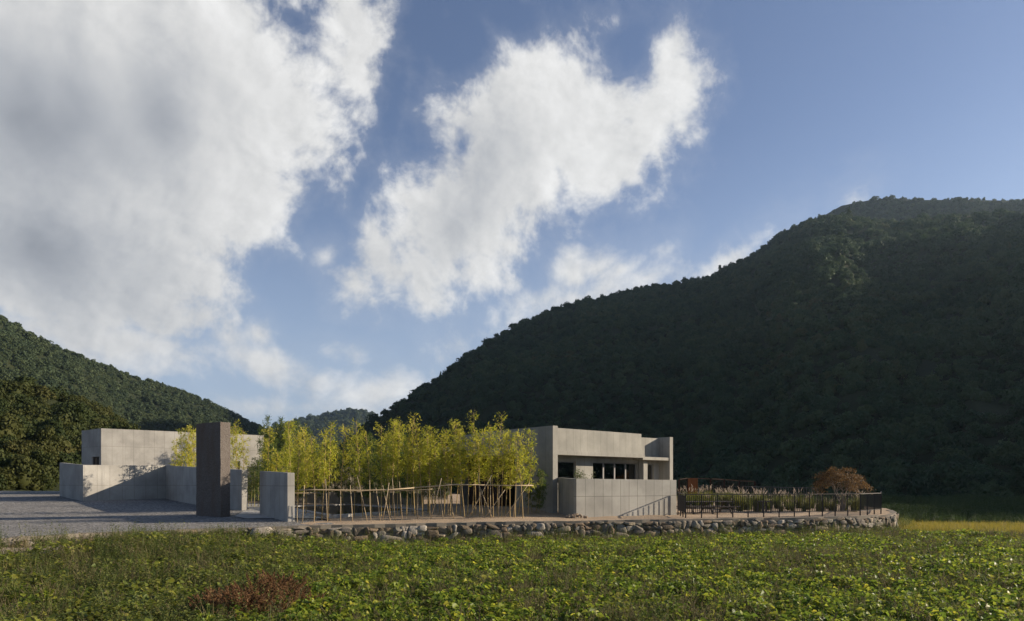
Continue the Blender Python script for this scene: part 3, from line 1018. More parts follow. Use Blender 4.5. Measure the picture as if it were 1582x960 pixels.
# left face round its window
mb.prism(plan(L0, (0, 0), (0.35, 0.35), (0.35, wx0), (0, wx0)), 0.2, LT)
mb.prism(plan(L0, (0, wx0), (0.35, wx0), (0.35, wx1), (0, wx1)), 0.2, wz0)
mb.prism(plan(L0, (0, wx0), (0.35, wx0), (0.35, wx1), (0, wx1)), wz1, LT)
mb.prism(plan(L0, (0, wx1), (0.35, wx1), (0.35, LD), (0, LD)), 0.2, LT)
mb.prism(plan(L0, (LW, 0.35), (LW, LD), (LW - 0.35, LD), (LW - 0.35, 0.35)), 0.2, LT)
mb.prism(plan(L0, (0.35, LD), (0.35, LD - 0.35), (LW - 0.35, LD - 0.35), (LW - 0.35, LD)), 0.2, LT)
in_local(mb, (L0.x, L0.y, 0)).build('wall', M_CONC_YARD, blk, uv=True)
mb = MB()
mb.prism(plan(L0, (0.37, 0.37), (LW - 0.37, 0.37), (LW - 0.37, LD - 0.37), (0.37, LD - 0.37)), LT - 0.7, LT - 0.4)
in_local(mb, (L0.x, L0.y, 0)).build('roof', M_CONC_PLAIN, blk)
mb = MB()
mb.prism(plan(L0, (0.20, wx0 + 0.01), (0.26, wx0 + 0.01), (0.26, wx1 - 0.01), (0.20, wx1 - 0.01)), wz0 + 0.01, wz1 - 0.01)
w = in_local(mb, (L0.x, L0.y, 0)).build('window', M_DARKROOM, blk)
mb = MB()
for t0, t1, z0, z1 in ((wx0, wx0 + 0.09, wz0, wz1), (wx1 - 0.09, wx1, wz0, wz1), (wx0 + 0.09, wx1 - 0.09, wz1 - 0.09, wz1), (wx0 + 0.09, wx1 - 0.09, wz0, wz0 + 0.09), (wx0 + 0.72, wx0 + 0.80, wz0 + 0.09, wz1 - 0.09)):
    mb.prism(plan(L0, (0.10, t0), (0.19, t0), (0.19, t1), (0.10, t1)), z0, z1)
in_local(mb, (L0.x, L0.y, 0)).build('window_frame', M_STEEL, w)
mb = MB()
d0 = plan(L0, (12.4, -0.03), (12.55, -0.03), (12.55, -0.12), (12.4, -0.12))
mb.prism(d0[::-1], 3.0, 4.3)
in_local(mb, (L0.x, L0.y, 0)).build('downpipe', M_STEEL, blk)

# the house; s runs along its front to the right, d goes back
HO = Vector((2.38, 41.0))
Hs, Hd = Vector((0.763, 0.647)).normalized(), Vector((-0.647, 0.763)).normalized()
house = empty('concrete_house', (HO.x, HO.y, 0), label='single storey concrete house with a recessed window front and roof parapet', cat='building')
def hp(s, d):
    return (Hs.x * s + Hd.x * d, Hs.y * s + Hd.y * d)
def hb(mb, s0, s1, d0, d1, z0, z1):
    mb.prism([hp(s0, d0), hp(s1, d0), hp(s1, d1), hp(s0, d1)], z0, z1)
HT = 5.31
FS = 11.05         # left side of the right fin
mb = MB()
hb(mb, 0, 0.40, 0, 3.4, -0.4, HT)                          # side wall with its end face
hb(mb, 0, 0.40, 3.4, 7.0, 3.72, HT)                        # beam over the entrance recess
e = [hp(0, 7.0), hp(0.40, 7.0), hp(2.0, 12.0), hp(1.55, 12.1)]
mb.prism(e, 3.72, HT - 0.02)                               # the beam bends back
hb(mb, 11.05, 11.40, 0, 12.0, -0.4, 5.12)                  # right fin
hb(mb, 2.05, 11.05, 11.7, 12.0, -0.4, 5.0)                 # rear
mb.build('side_wall', M_CONC, house, uv=True, bevel=0.008)
mb = MB()
hb(mb, 0.402, 8.15, 0.10, 0.36, 3.86, 5.20)
hb(mb, 7.89, 8.15, 0.362, 1.6, 3.862, 5.20)
mb.build('parapet', M_CONC, house, uv=True, bevel=0.008)
mb = MB()
hb(mb, 8.152, 11.048, 0.91, 1.19, 3.862, 5.06)
mb.build('rear_parapet', M_CONC, house, uv=True, bevel=0.008)
mb = MB()
hb(mb, 0.402, 8.25, 0.02, 0.898, 3.62, 3.858)
hb(mb, 8.252, 11.047, 0.05, 0.898, 3.50, 3.70)
mb.build('ledge', M_CONC, house, uv=True, bevel=0.008)
mb = MB()
hb(mb, 0.402, 11.04, 2.42, 11.69, 4.2, 4.5)
hb(mb, 0.402, 7.88, 0.37, 2.41, 4.2, 4.5)
mb.build('roof', M_CONC_PLAIN, house, uv=True)
# recessed front with openings: (s0, s1, z0, z1)
D0, D1 = 0.90, 1.20
OPEN = [(0.55, 2.84, 1.9, 3.30), (4.36, 8.70, 0.1, 3.30), (9.33, 10.45, 0.1, 3.26)]
mb = MB()
s = 0.402
for (a0, a1, z0, z1) in OPEN:
    hb(mb, s, a0, D0, D1, -0.3, 3.86)
    hb(mb, a0, a1, D0, D1, z1, 3.86)
    hb(mb, a0, a1, D0, D1, -0.3, z0)
    s = a1
hb(mb, s, 11.048, D0, D1, -0.3, 3.86)
mb.build('front_wall', M_CONC, house, uv=True)
mb = MB()
hb(mb, 8.74, 9.16, 0.40, 0.82, -0.3, 3.49)
mb.build('column', M_CONC, house, uv=True, bevel=0.008)
# windows: frame, panes, curtain
def window(a0, a1, z0, z1, mull, curtains):
    f = MB()
    dd0, dd1 = D0 + 0.10, D0 + 0.20
    t = 0.07
    hb(f, a0 + 0.003, a0 + t, dd0, dd1, z0 + 0.003, z1 - 0.003); hb(f, a1 - t, a1 - 0.003, dd0, dd1, z0 + 0.003, z1 - 0.003)
    hb(f, a0 + t, a1 - t, dd0, dd1, z1 - t, z1 - 0.003); hb(f, a0 + t, a1 - t, dd0, dd1, z0 + 0.003, z0 + t)
    for mm in mull: hb(f, mm - 0.06, mm + 0.06, dd0, dd1, z0 + t, z1 - t)
    fo = f.build('window', M_FRAME, house)
    ed = [a0 + t] + [x for mm in mull for x in (mm - 0.06, mm + 0.06)] + [a1 - t]
    for i in range(0, len(ed), 2):
        g_ = MB()
        hb(g_, ed[i], ed[i + 1], dd0 + 0.035, dd0 + 0.05, z0 + t, z1 - t)
        g_.build('pane', M_GLASS, fo)
    for (c0, c1) in curtains:
        c_ = MB()
        n = max(6, int((c1 - c0) / 0.045))
        pts = [(c0 + (c1 - c0) * i / n, D0 + 0.42 + 0.035 * math.sin(i * 1.9) + 0.015 * math.sin(i * 0.7)) for i in range(n + 1)]
        vs_, fs = [], []
        for (ss, d_) in pts:
            p = hp(ss, d_)
            vs_ += [(p[0], p[1], z0 + 0.05), (p[0], p[1], z1 - 0.05)]
        for i in range(n): fs.append((2 * i, 2 * i + 2, 2 * i + 3, 2 * i + 1))
        c_.add(vs_, fs)
        c_.build('curtain', M_CURTAIN, fo, smooth=True)
window(*OPEN[0], [], [])
window(*OPEN[1], [5.45, 6.53, 7.62], [(6.60, 7.55)])
window(*OPEN[2], [], [(9.45, 10.35)])
# inside: floor, partition, ceiling and the entrance recess
mb = MB()
hb(mb, 0.402, 11.04, 1.22, 11.69, 0.0, 0.08)
mb.build('floor', M_WOODIN, house)
mb = MB()
hb(mb, 3.5, 11.04, 5.2, 5.3, 0.08, 4.2)
hb(mb, 3.4, 3.5, 1.22, 11.0, 0.08, 4.2)
hb(mb, 0.402, 3.39, 3.2, 3.39, -0.3, 4.2)
mb.build('partition', M_DARKROOM, house)
mb = MB()
mb.prism([hp(2.4, 3.42), hp(2.6, 3.42), hp(2.6, 6.0), hp(2.4, 6.0)], -0.3, 4.19)
mb.prism([hp(1.2, 6.1), hp(1.4, 6.0), hp(2.8, 11.5), hp(2.6, 11.6)], -0.3, 4.19)
mb.build('entrance_wall', M_CORTEN_D, house)
mb = MB()
mb.prism([hp(2.3, 4.3), hp(2.38, 4.3), hp(2.38, 5.5), hp(2.3, 5.5)], 0.1, 3.0)
dr = mb.build('door', M_DARKROOM, house)
mb = MB(); mb.tube([Vector((*hp(2.26, 4.45), 0.9)), Vector((*hp(2.26, 4.45), 1.6))], 0.02)
mb.build('handle', M_STEEL, dr)

# balcony wall in front of the house: shaded left side and panelled front
B1, B2 = Vector((3.56, 39.0)), Vector((9.87, 42.2))
side0 = HO + Hs * 0.42 + Hd * -0.01
t = (B2 - B1).normalized(); n = Vector((-t.y, t.x))
bwl = empty('terrace_wall', (B1.x, B1.y, 0), label='waist high concrete wall of tall form panels in front of the house windows', cat='wall')
mb = MB()
mb.prism([(p.x - B1.x, p.y - B1.y) for p in (B1, B2, B2 + n * 0.25, B1 + n * 0.25)], -0.4, [2.20, 2.14, 2.14, 2.20])
mb.build('front_panel', M_CONC_PANEL, bwl, uv=True, bevel=0.008)
mb = MB()
sd = (B1 - side0).normalized(); sn = Vector((-sd.y, sd.x))
pa, pb = side0, B1 + n * 0.252
mb.prism([(p.x - B1.x, p.y - B1.y) for p in (pa, B1 + n * 0.252, B1 + n * 0.252 + t * 0.25, pa + sn * 0.25)], -0.4, [2.28, 2.195, 2.195, 2.28])
mb.build('side_panel', M_CONC, bwl, uv=True)
mb = MB()
mb.prism([(p.x - B1.x, p.y - B1.y) for p in (B2 + n * 0.252, B2 + n * 4.0, B2 + n * 4.0 - t * 0.25, B2 + n * 0.252 - t * 0.25)], -0.4, 2.13)
mb.build('return_panel', M_CONC, bwl, uv=True)

# pool
pool = POOL
m, nt, out = new_mat('pool_water')
principled(nt, out, rgb(0.006, 0.008, 0.008), 0.02, 0.35, normal=bump(nt, noise(nt, worldco(nt), 5.0, 3.0), 0.015, 0.01))
cx, cy = sum(p[0] for p in pool) / 4, sum(p[1] for p in pool) / 4
sheet('pool_water', [(cx + (x - cx) * 0.985, cy + (y - cy) * 0.985) for x, y in pool], m, lambda x, y: 0.0 * x + 0.205, 20, 'dark still water of the pool behind the bamboo rail')
kerb('pool_rim', pool + [pool[0]], 0.40, 0.5, lambda x, y: 0.245, 'thin pale concrete rim round the dark pool', M_PAVE)


# ================================================================== STONE RETAINING WALL
def line_at(pts, s):
    for (x0, y0), (x1, y1) in zip(pts[:-1], pts[1:]):
        L = math.hypot(x1 - x0, y1 - y0)
        if s <= L or (x1, y1) == pts[-1]:
            k = s / L
            return Vector((x0 + (x1 - x0) * k, y0 + (y1 - y0) * k)), Vector(((x1 - x0) / L, (y1 - y0) / L))
        s -= L


m, nt, out = new_mat('fieldstone')
at = nt.nodes.new('ShaderNodeAttribute'); at.attribute_name = 'tint'
wc = worldco(nt)
col = mixc(nt, step(nt, noise(nt, wc, 4.0, 6.0, 0.65), 0.3, 0.7), mixc(nt, 0.35, S(nt, at.outputs['Color']), rgb(0.05, 0.045, 0.035)), S(nt, at.outputs['Color']))
col = mixc(nt, step(nt, noise(nt, wc, 1.7, 5.0, 0.6), 0.55, 0.72) * 0.5, col, rgb(0.075, 0.080, 0.045))
principled(nt, out, col, 0.9, 0.2, normal=bump(nt, noise(nt, wc, 14.0, 6.0, 0.7), 0.8, 0.04))
M_STONE = m
M_MORTAR = plain('wall_earth', (0.12, 0.098, 0.068), 0.95, 0.1)


def stone_shape(rg, sx, sy, sz):
    """one angular boulder: a squarish lump split along flat faces."""
    bm = bmesh.new()
    bmesh.ops.create_icosphere(bm, subdivisions=3, radius=1.0)
    pw = rg.uniform(3.5, 8.0)
    for v in bm.verts:                                      # towards a rounded block
        c = v.co
        v.co = c / ((abs(c.x) ** pw + abs(c.y) ** pw + abs(c.z) ** pw) ** (1 / pw))
    for _ in range(rg.integers(7, 11)):                     # flat split faces
        nn = Vector(unit(rg.normal(size=3) * np.array([1, 0.8, 1])))
        dd = rg.uniform(0.66, 1.15)
        for v in bm.verts:
            k = v.co.dot(nn) - dd
            if k > 0: v.co -= nn * k
    off = Vector(rg.uniform(-50, 50, 3))
    for v in bm.verts:
        v.co *= 1 + 0.06 * mnoise.noise(v.co * 1.9 + off) + 0.03 * mnoise.noise(v.co * 5.0 + off)
        v.co = Vector((v.co.x * sx, v.co.y * sy, v.co.z * sz))
    co = np.array([v.co[:] for v in bm.verts]); fc = np.array([[v.index for v in f.verts] for f in bm.faces])
    bm.free()
    return co, fc


def build_stones():
    rg = np.random.default_rng(5)
    V, F, T = [], [], []
    nb = 0
    tints = [(0.255, 0.225, 0.175), (0.21, 0.18, 0.145), (0.31, 0.255, 0.185), (0.18, 0.138, 0.092), (0.24, 0.175, 0.115), (0.14, 0.12, 0.093), (0.38, 0.335, 0.275)]
    total = sum(math.hypot(b[0] - a[0], b[1] - a[1]) for a, b in zip(WALL_LINE[:-1], WALL_LINE[1:]))
    def put_stone(s, z, w, h, dp):
        nonlocal nb
        p, t = line_at(WALL_LINE, s)
        n = Vector((t.y, -t.x))
        co, fc = stone_shape(rg, w * 0.60, dp * 0.85, h * 0.63)
        a = rg.normal(0, 0.16)
        ca, sa = math.cos(a), math.sin(a)
        lx = co[:, 0] * ca - co[:, 2] * sa
        lz = co[:, 0] * sa + co[:, 2] * ca
        ly = co[:, 1] + rg.uniform(-0.03, 0.06)
        w3 = np.stack([p.x + t.x * lx + n.x * ly, p.y + t.y * lx + n.y * ly, z + lz], -1)
        V.append(w3); F.append(fc + nb); nb += len(co)
        c = np.array(tints[rg.integers(0, len(tints))]) * rg.uniform(0.75, 1.15)
        T.append(np.tile(np.append(c, 1.0), (len(co), 1)))
    s = 0.4
    while s < total - 0.1:
        p, t = line_at(WALL_LINE, s)
        n = Vector((t.y, -t.x))
        top = tzf(p.x, p.y) - 0.10
        foot = float(fz(np.array([p.x + n.x * 0.4]), np.array([p.y + n.y * 0.4]))[0]) - 0.15
        big = rg.uniform() < 0.6
        w = rg.uniform(0.6, 1.35) if big else rg.uniform(0.30, 0.7)
        z = foot
        if big and top - foot > 0.7:
            h = min(rg.uniform(0.55, 1.0), top - foot)
            put_stone(s + w / 2, z + h / 2, w, h, rg.uniform(0.24, 0.36))
            z += h * 0.92
        while z < top - 0.06:
            h = min(rg.uniform(0.16, 0.42), max(top - z, 0.14))
            ss = 0.0
            while ss < w - 0.05:
                ww = min(rg.uniform(0.22, 0.75), max(w - ss, 0.2))
                put_stone(s + ss + ww / 2, z + h / 2, ww, h, rg.uniform(0.16, 0.26))
                ss += ww * 0.95
            z += h * 0.93
        s += w * 0.95
    return np_mesh('stones', np.concatenate(V), np.concatenate(F), M_STONE, attrs={'tint': ('POINT', 'FLOAT_COLOR', np.concatenate(T).astype(np.float32))})


rw = empty('retaining_wall', (WALL_LINE[4][0], WALL_LINE[4][1], 0), label='rough fieldstone retaining wall along the front of the yard and garden', cat='wall')
def under(o, root):
    o.parent = root
    o.matrix_parent_inverse = Matrix.Translation(-root.location)
    return o
under(link(bpy.data.objects.new('stones', build_stones())), rw)
mb = MB()
for (a, b) in zip(WALL_LINE[:-1], WALL_LINE[1:]):
    t = Vector((b[0] - a[0], b[1] - a[1])).normalized(); n = Vector((-t.y, t.x))
    za, zb2 = tzf(*a) - 0.14, tzf(*b) - 0.14
    q = [(a[0] - n.x * 0.07, a[1] - n.y * 0.07), (b[0] - n.x * 0.07, b[1] - n.y * 0.07), (b[0] + n.x * 0.5, b[1] + n.y * 0.5), (a[0] + n.x * 0.5, a[1] + n.y * 0.5)]
    mb.prism(q, -1.9, [za, zb2, zb2, za])
under(mb.build('backing', M_MORTAR), rw)
CAP = [line_at(WALL_LINE, s)[0] for s in np.arange(3.0, 62.0, 0.5) if s < 58.5]
mb = MB()
vs_, fs = [], []
rg = np.random.default_rng(3)
for i, p in enumerate(CAP):
    t = (CAP[min(i + 1, len(CAP) - 1)] - CAP[max(i - 1, 0)]).normalized(); n = Vector((-t.y, t.x))
    z = tzf(p.x, p.y) + 0.03 + rg.normal(0, 0.010)
    f = -0.10 + rg.normal(0, 0.03)
    for (o_, dz) in ((f, -0.17), (f, 0.0), (0.26 + rg.normal(0, 0.03), 0.005), (0.3, -0.2)):
        q = p + n * o_
        vs_.append((q.x, q.y, z + dz))
for i in range(len(CAP) - 1):
    a, b = 4 * i, 4 * i + 4
    for k in range(3): fs.append((a + k, b + k, b + k + 1, a + k + 1))
mb.add(vs_, fs)
under(mb.build('coping', plain('coping_mortar', (0.20, 0.175, 0.14), 0.95, 0.1), None), rw)

# ================================================================== BAMBOO
M_BLEAF = leaf_mat('bamboo_leaves', [(0.0, rgb(0.145, 0.180, 0.018)), (0.35, rgb(0.275, 0.290, 0.026)), (0.7, rgb(0.400, 0.375, 0.038)), (1.0, rgb(0.53, 0.46, 0.09))], 0.5, 1.55, 0.55, 0.3, 0.6)
M_BLEAF_G = leaf_mat('green_bamboo_leaves', [(0.0, rgb(0.045, 0.075, 0.015)), (0.5, rgb(0.075, 0.115, 0.020)), (1.0, rgb(0.13, 0.15, 0.03))], 0.4, 1.3, 0.55, 0.25, 0.6)
M_CULM = plain('bamboo_culm', (0.36, 0.25, 0.095), 0.55, 0.35)
M_CULM_G = plain('green_bamboo_culm', (0.24, 0.21, 0.075), 0.55, 0.35)
M_POLE = plain('dry_bamboo_pole', (0.43, 0.33, 0.20), 0.6, 0.3)


def bamboo_meshes(seed, H, first, culm_mat, leaf_material, dens=1.0, spread=1.0, leaf=0.092):
    rg = np.random.default_rng(seed)
    lean = rg.normal(0, 0.035, 2) * H
    bend = rg.normal(0, 0.03, 2) * H
    def at(k):
        return np.array([lean[0] * k + bend[0] * k * k, lean[1] * k + bend[1] * k * k, H * k])
    mb = MB()
    ks = np.linspace(0, 1, 16)
    mb.tube([at(k) for k in ks], [0.027 * (1 - 0.82 * k) + 0.002 for k in ks], 6, False)
    cs, ts, bs, ls = [], [], [], []
    z = first
    br = MB()
    while z < H * 0.985:
        k = z / H
        p0 = at(k)
        L = spread * (0.30 + 0.46 * (1 - k) ** 0.9 + (0.10 if 0.78 < k < 0.93 else 0.0)) * rg.uniform(0.75, 1.2) * (0.6 + 0.4 * min(1, (z - first) / 0.6 + 0.3))
        for j in range(2 if rg.uniform() < 0.75 else 3):
            a = rg.uniform(0, 6.283)
            up = rg.uniform(0.6, 1.3)
            d = unit(np.array([math.cos(a), math.sin(a), up]))
            m = 5
            path = [p0 + d * L * q + np.array([0, 0, -0.16 * L * q * q]) for q in np.linspace(0, 1, m)]
            br.tube(path, [0.007, 0.006, 0.005, 0.004, 0.002], 3, False)
            nl = int(21 * dens * (0.5 + L) * (0.6 if k > 0.82 else 1.0))
            q = rg.uniform(0.12, 1.08, nl) ** 0.6
            pos = p0 + d * (L * q)[:, None] + np.array([0, 0, -0.16 * L]) * (q * q)[:, None]
            pos = pos + rg.normal(0, 0.055, (nl, 3)) * (0.4 + q)[:, None]
            t = unit(d * 0.5 + rg.normal(0, 0.75, (nl, 3)) + np.array([0, 0, -0.25]))
            cs.append(pos + t * leaf * 0.6); ts.append(t)
            bs.append(unit(np.cross(t, rg.normal(size=(nl, 3)) + np.array([0, 0, 1.1]))))
            ls.append(rg.uniform(0.6, 1.25, nl) * leaf)
        z += rg.uniform(0.13, 0.22)
    cs, ts, bs, ls = map(np.concatenate, (cs, ts, bs, ls))
    v, f = quads(cs, ts, bs, ls, ls * 0.21)
    b0 = len(br.v)
    cm = mb.mesh('culm', culm_mat, smooth=True)
    bm_ = br.mesh('branches', culm_mat, smooth=True)
    lm = np_mesh('leaves', v, f, leaf_material)
    return cm, bm_, lm


def bamboo_proto(seed, H, first, gold=True, **kw):
    cm, bm_, lm = bamboo_meshes(seed, H, first, M_CULM if gold else M_CULM_G, M_BLEAF if gold else M_BLEAF_G, **kw)
    return {'culm': cm, 'branches': bm_, 'leaves': lm, 'H': H}


BPROT = [bamboo_proto(200 + i, H, f, True, dens=dn) for i, (H, f, dn) in enumerate([(5.0, 2.0, 1.0), (4.6, 1.7, 1.1), (5.3, 2.3, 0.9), (4.3, 1.5, 1.15), (5.6, 2.4, 0.75), (4.8, 1.9, 1.2), (3.9, 1.2, 1.0)])]
BGREEN = [bamboo_proto(230 + i, H, f, False, dens=dn) for i, (H, f, dn) in enumerate([(4.2, 0.6, 1.3), (3.4, 0.4, 1.3), (4.8, 1.2, 1.2)])]
BN = 0


def plant_bamboo(x, y, proto, sc, rz, label, tilt=(0, 0), group='bamboo stems planted in rows beside the pool'):
    root = empty('bamboo', (x, y, tzf(x, y) - 0.05), rz, label=label, cat='bamboo', group=group)
    root.rotation_euler = (tilt[0], tilt[1], rz)
    root.scale = (sc ** 0.5, sc ** 0.5, sc)
    for k in ('culm', 'branches', 'leaves'):
        tag(link(bpy.data.objects.new(k, proto[k]), root), kind='thing')
    return root


LB_F = 'golden green bamboo stem in the front row tied to the bamboo rail'
LB_M = 'yellow green bamboo stem standing behind the bamboo rail near the pool'
LB_R = 'darker green bamboo stem at the back of the grove'
# front row: (column, base row, top row)
FRONT = [(459, 803, 690), (487, 802, 672), (497, 803, 668), (507, 803, 655), (526, 801, 663), (547, 800, 652), (561, 801, 676), (575, 800, 668), (589, 799, 660), (603, 799, 672), (614, 798, 655), (628, 797, 672), (641, 797, 655),
         (653, 796, 644), (664, 795, 660), (686, 794, 665), (704, 793, 668), (722, 792, 676), (735, 790, 634), (748, 790, 662), (768, 788, 634), (781, 788, 664), (801, 786, 656), (816, 786, 680)]
brg = random.Random(4)
def solve_base(u, v):
    """depth at which column u meets the terrace at row v."""
    best, bd = 36.0, 9e9
    for k in range(260):
        Y = 32.5 + k * 0.08
        x = (u - CU) / FPX * Y
        vv = HV + (CAMZ - tzf(x, Y)) / Y * FPX
        if abs(vv - v) < bd: best, bd = Y, abs(vv - v)
    return best
def in_wall(x, y):
    w_ = Vector((x - HO.x, y - HO.y))
    return w_.dot(Hs) > -0.35 and w_.dot(Hd) < 3.9 and w_.dot(Hd) > -1.5
bamboo_xy = []
for i, (u, vb, vt) in enumerate(FRONT):
    Y = min(solve_base(u, vb), 39.5)
    x = (u - CU) / FPX * Y
    while in_wall(x, Y) and Y > 34: Y -= 0.3; x = (u - CU) / FPX * Y
    H = (vb - vt) * Y / FPX * 1.03
    pr_ = min(BPROT, key=lambda p: abs(p['H'] - H) + brg.uniform(0, 0.6))
    plant_bamboo(x, Y, pr_, H / pr_['H'], brg.uniform(0, 6.28), LB_F, (brg.gauss(0, 0.03), brg.gauss(0, 0.03)), 'front row of bamboo stems')
    bamboo_xy.append((x, Y))
# middle and rear rows of the grove
for (y0, n, ua, ub, lab, top0, top1, prots, grp) in ((40.5, 20, 455, 700, LB_M, 646, 694, BPROT, 'middle row of bamboo stems'), (44.0, 27, 412, 725, LB_M, 648, 698, BPROT, 'middle row of bamboo stems'), (49.5, 20, 405, 660, LB_R, 668, 700, BGREEN + BPROT[:2], 'rear row of bamboo stems'), (55.5, 20, 400, 660, LB_R, 672, 705, BGREEN, 'rear row of bamboo stems')):
    for k in range(n):
        u = ua + (ub - ua) * (k + brg.uniform(0.1, 0.9)) / n
        Y = y0 + brg.uniform(-1.4, 1.4)
        x = (u - CU) / FPX * Y
        if inside(pool, np.array([x]), np.array([Y]))[0]: Y += 12 if Y > 46 else 0; x = (u - CU) / FPX * Y
        if inside(pool, np.array([x]), np.array([Y]))[0]: continue
        if in_wall(x, Y): continue
        z0 = tzf(x, Y)
        H = (HV - brg.uniform(top0, top1)) / FPX * Y + CAMZ - z0
        if not 2.5 < H < 7.5: H = 5.0
        pr_ = brg.choice(prots)
        plant_bamboo(x, Y, pr_, H / pr_['H'], brg.uniform(0, 6.28), lab, (brg.gauss(0, 0.03), brg.gauss(0, 0.03)), grp)
for (u, Y, vt) in ((692, 39.4, 668), (699, 38.8, 674), (712, 39.2, 662), (718, 38.4, 680), (729, 38.8, 668), (741, 38.3, 672), (754, 38.8, 655), (762, 38.2, 676), (775, 38.0, 668), (788, 38.2, 672), (796, 38.0, 666), (808, 37.8, 672)):
    x = (u - CU) / FPX * Y
    if in_wall(x, Y): continue
    H = (HV - vt) / FPX * Y + CAMZ - tzf(x, Y)
    pr_ = brg.choice(BPROT)
    plant_bamboo(x, Y, pr_, H / pr_['H'], brg.uniform(0, 6.28), 'yellow green bamboo stem standing before the dark entrance of the house', (brg.gauss(0, 0.03), brg.gauss(0, 0.03)), 'bamboo stems before the house entrance')
# dense low-leaved bamboo at the back of the pool and a tall line behind the garden wall
for (y0, n, ua, ub, h0, h1) in ((59.5, 22, 470, 640, 4.0, 5.4), (57.0, 12, 560, 690, 3.6, 5.0), (53.0, 10, 620, 700, 3.6, 4.8), (70.8, 12, 402, 478, 6.6, 8.0)):
    for k in range(n):
        u = ua + (ub - ua) * (k + brg.uniform(0.1, 0.9)) / n
        Y = y0 + brg.uniform(-0.9, 0.9)
        x = (u - CU) / FPX * Y
        if in_wall(x, Y) or inside(pool, np.array([x]), np.array([Y]))[0]: continue
        pr_ = brg.choice(BGREEN)
        far = y0 > 70
        plant_bamboo(x, Y, pr_, brg.uniform(h0, h1) / pr_['H'], brg.uniform(0, 6.28), 'tall green bamboo stem rising behind the long garden wall' if far else LB_R, (0, 0), 'bamboo stems behind the garden wall' if far else 'rear row of bamboo stems')
# bamboo in front of the left block and by the gateway
for (u, Y, vt, lab) in ((281, 56.0, 662, 0), (289, 55.5, 657, 0), (297, 56.5, 660, 0), (303, 56, 664, 0), (360, 54, 660, 0), (368, 53.5, 650, 0), (377, 54, 664, 0), (270, 57.5, 676, 0), (388, 50, 715, 1), (393, 49.5, 705, 1), (399, 50.2, 712, 1), (404, 51, 690, 1), (384, 51, 722, 1)):
    x = (u - CU) / FPX * Y
    z0 = tzf(x, Y)
    H = (HV - vt) / FPX * Y + CAMZ - z0
    pr_ = brg.choice(BGREEN) if lab else brg.choice(BPROT[:4])
    plant_bamboo(x, Y, pr_, H / pr_['H'], brg.uniform(0, 6.28), 'leafy green bamboo stem seen through the gateway' if lab else 'yellow green bamboo stem standing against the left block behind the dark pillar', (0, 0), 'gateway bamboo stems' if lab else 'bamboo stems before the left block')
# two dark stems in the house shade
for (u, Y) in ((828, 40.6), (832, 40.2), (822, 40.8)):
    x = (u - CU) / FPX * Y
    if not in_wall(x, Y): plant_bamboo(x, Y, BGREEN[1], 0.75, brg.uniform(0, 6.28), 'short dark green bamboo stem in the shade of the house wall', (0, 0), 'bamboo stems in the house shade')

# ------------------------------------------------------------------ bamboo rail of poles and stakes
rail = empty('bamboo_rail', (-8.5, 34.0, 0), label='tied bamboo pole rail on crooked stakes in front of the bamboo', cat='fence')
RP = [(462, 757.5, 34.6), (487, 757, 34.8), (525, 757.5, 35.3), (560, 758, 35.8), (600, 757, 36.3), (640, 754, 36.7), (670, 751.5, 37.0), (704, 749, 37.3), (750, 749.5, 37.6), (790, 750.5, 37.9), (822, 750, 38.2)]
RPT = [P(u, Y, v) for u, v, Y in RP]
mb = MB(); mb.tube(RPT[:6], 0.034, 6); under(mb.build('rail', M_POLE, None, smooth=True), rail)
mb = MB(); mb.tube([RPT[5] + Vector((-0.4, -0.06, -0.02))] + RPT[6:8] + [RPT[8]], 0.032, 6); under(mb.build('rail', M_POLE, None, smooth=True), rail)
mb = MB(); mb.tube([RPT[7] + Vector((-0.5, -0.06, 0.02))] + RPT[8:], 0.030, 6); under(mb.build('rail', M_POLE, None, smooth=True), rail)
mb = MB(); mb.tube([P(600, 36.4, 759), P(640, 36.8, 757.5), P(668, 37.0, 756)], 0.026, 6); under(mb.build('rail', M_POLE, None, smooth=True), rail)
mb = MB(); mb.tube([P(452, 36.2, 762), P(488, 37.0, 762)], 0.026, 6); under(mb.build('rail', M_POLE, None, smooth=True), rail)
mb = MB(); mb.tube([P(740, 38.2, 750), P(824, 39.0, 750.5)], 0.026, 6); under(mb.build('rail', M_POLE, None, smooth=True), rail)
STK = [(459, 804, 459, 774), (467, 804, 470, 750), (474, 803, 475, 760), (485, 803, 486, 752), (490, 803, 499, 738), (506, 803, 503, 740), (499, 803, 498, 762), (501, 803, 501, 770), (526, 800, 526, 757), (545, 800, 541, 750), (568, 801, 552, 737), (568, 799, 566, 744), (573, 797, 571, 742),
       (588, 796, 581, 755), (590, 796, 601, 746), (597, 797, 598, 760), (604, 798, 591, 750), (611, 797, 606, 738), (622, 796, 617, 744), (640, 794, 634, 752), (645, 795, 646, 756), (662, 795, 663, 752), (664, 794, 682, 739), (685, 793, 680, 750), (702, 791, 692, 748), (720, 790, 707, 751),
       (721, 790, 760, 734), (747, 788, 738, 731), (762, 788, 741, 752), (758, 787, 758, 735), (770, 787, 771, 748), (780, 785, 773, 754), (776, 785, 818, 746), (803, 786, 803, 750), (793, 783, 797, 752), (745, 790, 780, 757)]
